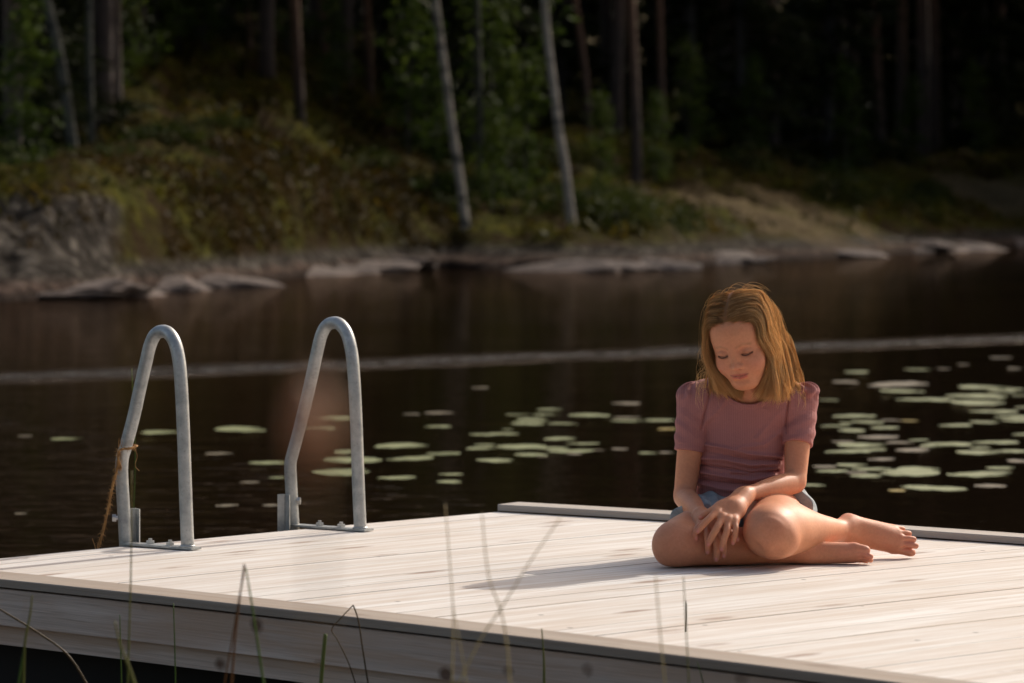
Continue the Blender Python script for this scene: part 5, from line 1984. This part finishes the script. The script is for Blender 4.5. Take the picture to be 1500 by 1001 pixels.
leaning_tree('pine', [(370, 190), (367, 110), (363, -5)], 82, 5.0, 'thin shaded pine trunk left of the reddish one', 0)
leaning_tree('pine', [(1136, 200), (1134, 100), (1130, -5)], 98, 6.5, 'dim brown pine trunk above the girl to the right', 1)


def px_tree(kind, px, y, **k): return place_tree(kind, (px - 750) / F_PX * y, y, **k)


# the trees one can still tell apart inside the wood, then the dark mass behind them
g_mid = 'trees inside the wood on the far bank'
lab = {'spruce': 'dark spruce in the shaded wood on the far bank', 'pine': 'dark pine in the shaded wood on the far bank', 'birch': 'leafy birch in the shaded wood on the far bank'}
for px, y, k in [(-15, 62, 'spruce'), (28, 70, 'spruce'), (78, 74, 'spruce'), (122, 80, 'spruce'), (18, 58, 'pine'), (50, 66, 'pine'), (190, 88, 'spruce'), (165, 70, 'pine'), (205, 76, 'pine'), (285, 82, 'spruce'), (150, 64, 'pine'), (335, 104, 'pine'), (395, 78, 'pine'), (455, 92, 'pine'), (500, 86, 'pine'), (520, 104, 'pine'), (560, 94, 'pine'), (615, 100, 'pine'), (665, 96, 'pine'), (780, 100, 'pine'), (905, 88, 'pine'), (1000, 98, 'pine'), (1035, 94, 'pine'), (1070, 108, 'pine'), (1105, 100, 'pine'), (1160, 110, 'pine'), (1195, 104, 'pine'), (1250, 104, 'pine'), (1320, 114, 'pine'), (1370, 116, 'pine'), (1410, 120, 'pine'), (1465, 122, 'pine'), (330, 92, 'pine'), (400, 96, 'pine'), (510, 98, 'pine'), (600, 92, 'spruce'), (-60, 60, 'spruce'),
                 (690, 82, 'spruce'), (730, 92, 'spruce'), (820, 94, 'spruce'), (885, 98, 'pine'), (1010, 92, 'spruce'), (1060, 100, 'pine'), (1085, 92, 'spruce'), (1175, 104, 'spruce'), (1215, 100, 'spruce'), (1240, 112, 'pine'),
                 (1350, 118, 'spruce'), (1395, 122, 'pine'), (1440, 118, 'spruce'), (1480, 126, 'spruce'), (1330, 130, 'spruce'), (1550, 124, 'spruce'), (1620, 126, 'spruce'), (160, 84, 'spruce'), (270, 94, 'spruce'), (1420, 128, 'spruce'), (1270, 122, 'spruce'), (20, 78, 'spruce')]:
    px_tree(k, px, y, scale=trnd.uniform(.85, 1.15), label=lab[k], group=g_mid)
lab2 = 'tall dark tree deep in the wood behind the first trunks'
for i in range(190):
    y = trnd.uniform(98, 165)
    x = trnd.uniform(-.26, .30) * y
    if y - shore_y(x) < 14: continue
    k = trnd.choices(['spruce', 'pine'], [.75, .25])[0]
    if y < 122: k = 'pine'
    if y < 122 and trnd.random() < .55: continue
    place_tree(k, x, y, trnd.uniform(.9, 1.3), lab2, 'trees deep in the wood')
# the bank carries on outside the frame: an unseen headland is added on the right to shade the slope
for px, y, k in [(-260, 56, 'pine'), (-420, 66, 'spruce'), (-180, 74, 'pine'), (-520, 88, 'pine')]:
    px_tree(k, px, y, scale=1.1, label='unseen forest tree added past the right edge to shade the bank', group='trees past the edge of the picture')
k = 0
while k < 70:
    x = trnd.uniform(16.5, 48); y = trnd.uniform(64, 120)
    D = y - float(shore_y(x))
    if D < 1.5 or D > 34 or x / y < .16: continue
    # gaps left in the added trees through which the low sun reaches the mounds
    if any(abs((x - cx) * .751 - (y - cy) * .660) < w for cx, cy, w in ((-3.9, 61.5, 4.2), (-5.6, 50.0, 1.3), (4.8, 78.5, 2.2))): continue
    place_tree(trnd.choice(['spruce', 'spruce', 'pine']), x, y, trnd.uniform(1.15, 1.5), 'unseen forest tree added past the right edge to shade the bank', 'trees past the edge of the picture')
    k += 1
# unseen wooded shore added behind the camera to hold back the low sky
def build_added_shore():
    xs = np.linspace(-60, 60, 61); ys = np.linspace(-60, -3.0, 30)
    X, Y = np.meshgrid(xs, ys, indexing='ij')
    Z = WATER_Z - .25 + np.clip(-Y - 3.6, 0, 99) * .12 + .35 * vnoise(X, Y, .25, 4)
    v = np.stack([X, Y, Z], -1).reshape(-1, 3)
    i = np.arange(X.size).reshape(X.shape)
    f = np.stack([i[:-1, :-1], i[1:, :-1], i[1:, 1:], i[:-1, 1:]], -1).reshape(-1, 4)
    o = mesh_obj('added_near_shore', v, f, bpy.data.materials['rocky_bank'], None, True)
    tag(o, kind='structure')
    for k in range(24):
        x = -34 + k * 2.95 + trnd.uniform(-.8, .8); y = trnd.uniform(-26, -14) - abs(x) * .05
        t = place_tree(trnd.choice(['spruce', 'spruce', 'pine']), x, y, trnd.uniform(.95, 1.2), 'unseen forest tree added behind the camera to block the low sky', 'trees added behind the camera for shade')
        t.location.z = WATER_Z - .3 + (-y - 3.6) * .12


build_added_shore()
# saplings and bushes along the shore
for px, y, s in [(640, 71, .8), (745, 72, .8), (770, 73, .9), (720, 70, .6), (880, 73, .6), (230, 76, 1.1), (175, 72, 1.2), (262, 80, 1.2), (300, 80, 1.0), (420, 84, 1.2), (600, 78, 1.3), (720, 74, 1.35), (1010, 84, .8), (1100, 90, .8), (1240, 92, .9), (1330, 100, .8), (490, 80, .8), (960, 78, .6), (30, 56, .9), (1430, 112, .9)]:
    px_tree('sapling', px, y, scale=s, label='young leafy birch sapling on the far bank', group='saplings on the far bank')
for i in range(84):
    px = trnd.uniform(-20, 1520)
    x0 = (px - 750) / F_PX * 70
    y = float(shore_y(x0)) + trnd.uniform(2.6, 16) ** 1.0
    x = (px - 750) / F_PX * y
    D = y - float(shore_y(x))
    if D < 3.3: continue
    if any((x - cx) ** 2 + (y - cy) ** 2 < 7 for cx, cy in ((4.7, 77.5), (6.2, 81.0), (12.6, 99.0))): continue
    if px < 620 and D < 8 and trnd.random() < .75: continue
    place_tree('bush', x, y, trnd.uniform(.5, 1.25), 'low dark green bush on the far bank', 'bushes on the far bank')


def build_heather():
    """brown heather and bilberry over the two mounds on the left"""
    r = np.random.default_rng(19)
    n = 60000
    px = r.uniform(-80, 660, n); D = r.uniform(1.1, 15, n)
    y = np.full(n, 55.)
    for _ in range(8): y = shore_y((px - 750) / F_PX * y) + D
    x = (px - 750) / F_PX * y
    k = vnoise(x, y, .8, 6) + .6 * vnoise(x, y, 2.4, 2)
    bare = (px < 240) & (D < 5.0)
    keep = (k + .2 * r.normal(size=n) > np.where(bare, .50, -.34)) & (D > np.where(px > 235, 1.45, 1.9) + .4 * k)
    x, y, k = x[keep], y[keep], k[keep]
    z = ground_z(x, y) + r.uniform(.0, .20, len(x)) + .16 * np.clip(k, 0, 1)
    v, f = leaf_cards(np.stack([x, y, z], 1), .085, r, .5, 1.2)
    o = mesh_obj('heather', v, f, foliage_material('heather_brown', (.030, .022, .005), (.062, .036, .007), (.10, .058, .011)))
    tag(o, kind='stuff')


build_heather()


def build_shore_rocks():
    r = random.Random(31)
    mat = NT('shore_granite')
    tc = mat.n('TexCoord').outputs['Object']
    c = mat.ramp(mat.noise(tc, 3.5, 5, .65), [(.32, (.030, .021, .017)), (.5, (.105, .075, .062)), (.7, (.22, .165, .14))])
    m = mat.finish(principled(mat, Base__Color=c, Roughness=.9, Normal=mat.bump(mat.noise(tc, 9, 4, .6), .8, .05)))
    protos = []
    for k in range(5):
        bm = bmesh.new(); bmesh.ops.create_icosphere(bm, subdivisions=4, radius=1.0)
        for v in bm.verts:
            p = v.co.copy()
            d = 1 + .30 * mnoise.noise(p * 1.1 + Vector((k * 7, 0, 3))) + .13 * mnoise.noise(p * 2.7 + Vector((0, k * 5, 1)))
            q = p * d
            for ax in (Vector((.5, .3, .8)), Vector((-.7, .2, .6)), Vector((.1, -.8, .5)), Vector((.8, -.4, .2))):      # split faces
                ax = ax.normalized(); h = q.dot(ax) - (.62 + .05 * k % .2)
                if h > 0: q -= ax * h * .85
            v.co = q
        me = bpy.data.meshes.new('shore_rock'); bm.to_mesh(me); bm.free(); me.materials.append(m)
        protos.append(me)
    for i in range(30):
        px = r.choice([r.uniform(820, 1500), r.uniform(820, 1500), r.uniform(20, 610)])
        y = 65.
        for _ in range(8): y = float(shore_y((px - 750) / F_PX * y)) + .25
        y += r.uniform(-.2, 1.2)
        o = bpy.data.objects.new('shore_rock', protos[r.randrange(5)]); col.objects.link(o)
        s = r.uniform(.28, .85)
        o.location = ((px - 750) / F_PX * y, y, WATER_Z + r.uniform(.0, .07)); o.scale = (s * r.uniform(1.1, 2.2), s, s * r.uniform(.17, .28)); o.rotation_euler = (r.gauss(0, .1), r.gauss(0, .1), r.uniform(0, 6.3))
        tag(o, 'low pinkish grey rock lying at the waterline of the far bank', 'rock', 'rocks along the far waterline')


build_shore_rocks()


def build_undergrowth():
    r = np.random.default_rng(9)
    n = 26000
    px = r.uniform(-60, 1560, n); D = r.uniform(1.4, 42, n) ** 1.0
    y = np.full(n, 70.)
    for _ in range(6): y = shore_y((px - 750) / F_PX * y) + D
    x = (px - 750) / F_PX * y
    k = vnoise(x, y, .5, 2)
    keep = k + .25 * r.normal(size=n) > -.02
    keep &= ~((px < 600) & (D < 3)) & (D > 2.5)
    for cx, cy, rr in ((4.7, 77.5, 2.2), (6.2, 81.0, 1.7), (12.6, 99.0, 2.8)): keep &= (x - cx) ** 2 + (y - cy) ** 2 > rr * rr
    x, y = x[keep], y[keep]
    z = ground_z(x, y) + r.uniform(.0, .22, len(x))
    v, f = leaf_cards(np.stack([x, y, z], 1), .16, r, .6, 1.0)
    o = mesh_obj('undergrowth', v, f, foliage_material('blueberry_heather', (.018, .022, .004), (.062, .056, .008), (.11, .070, .013)))
    tag(o, kind='stuff')


build_undergrowth()
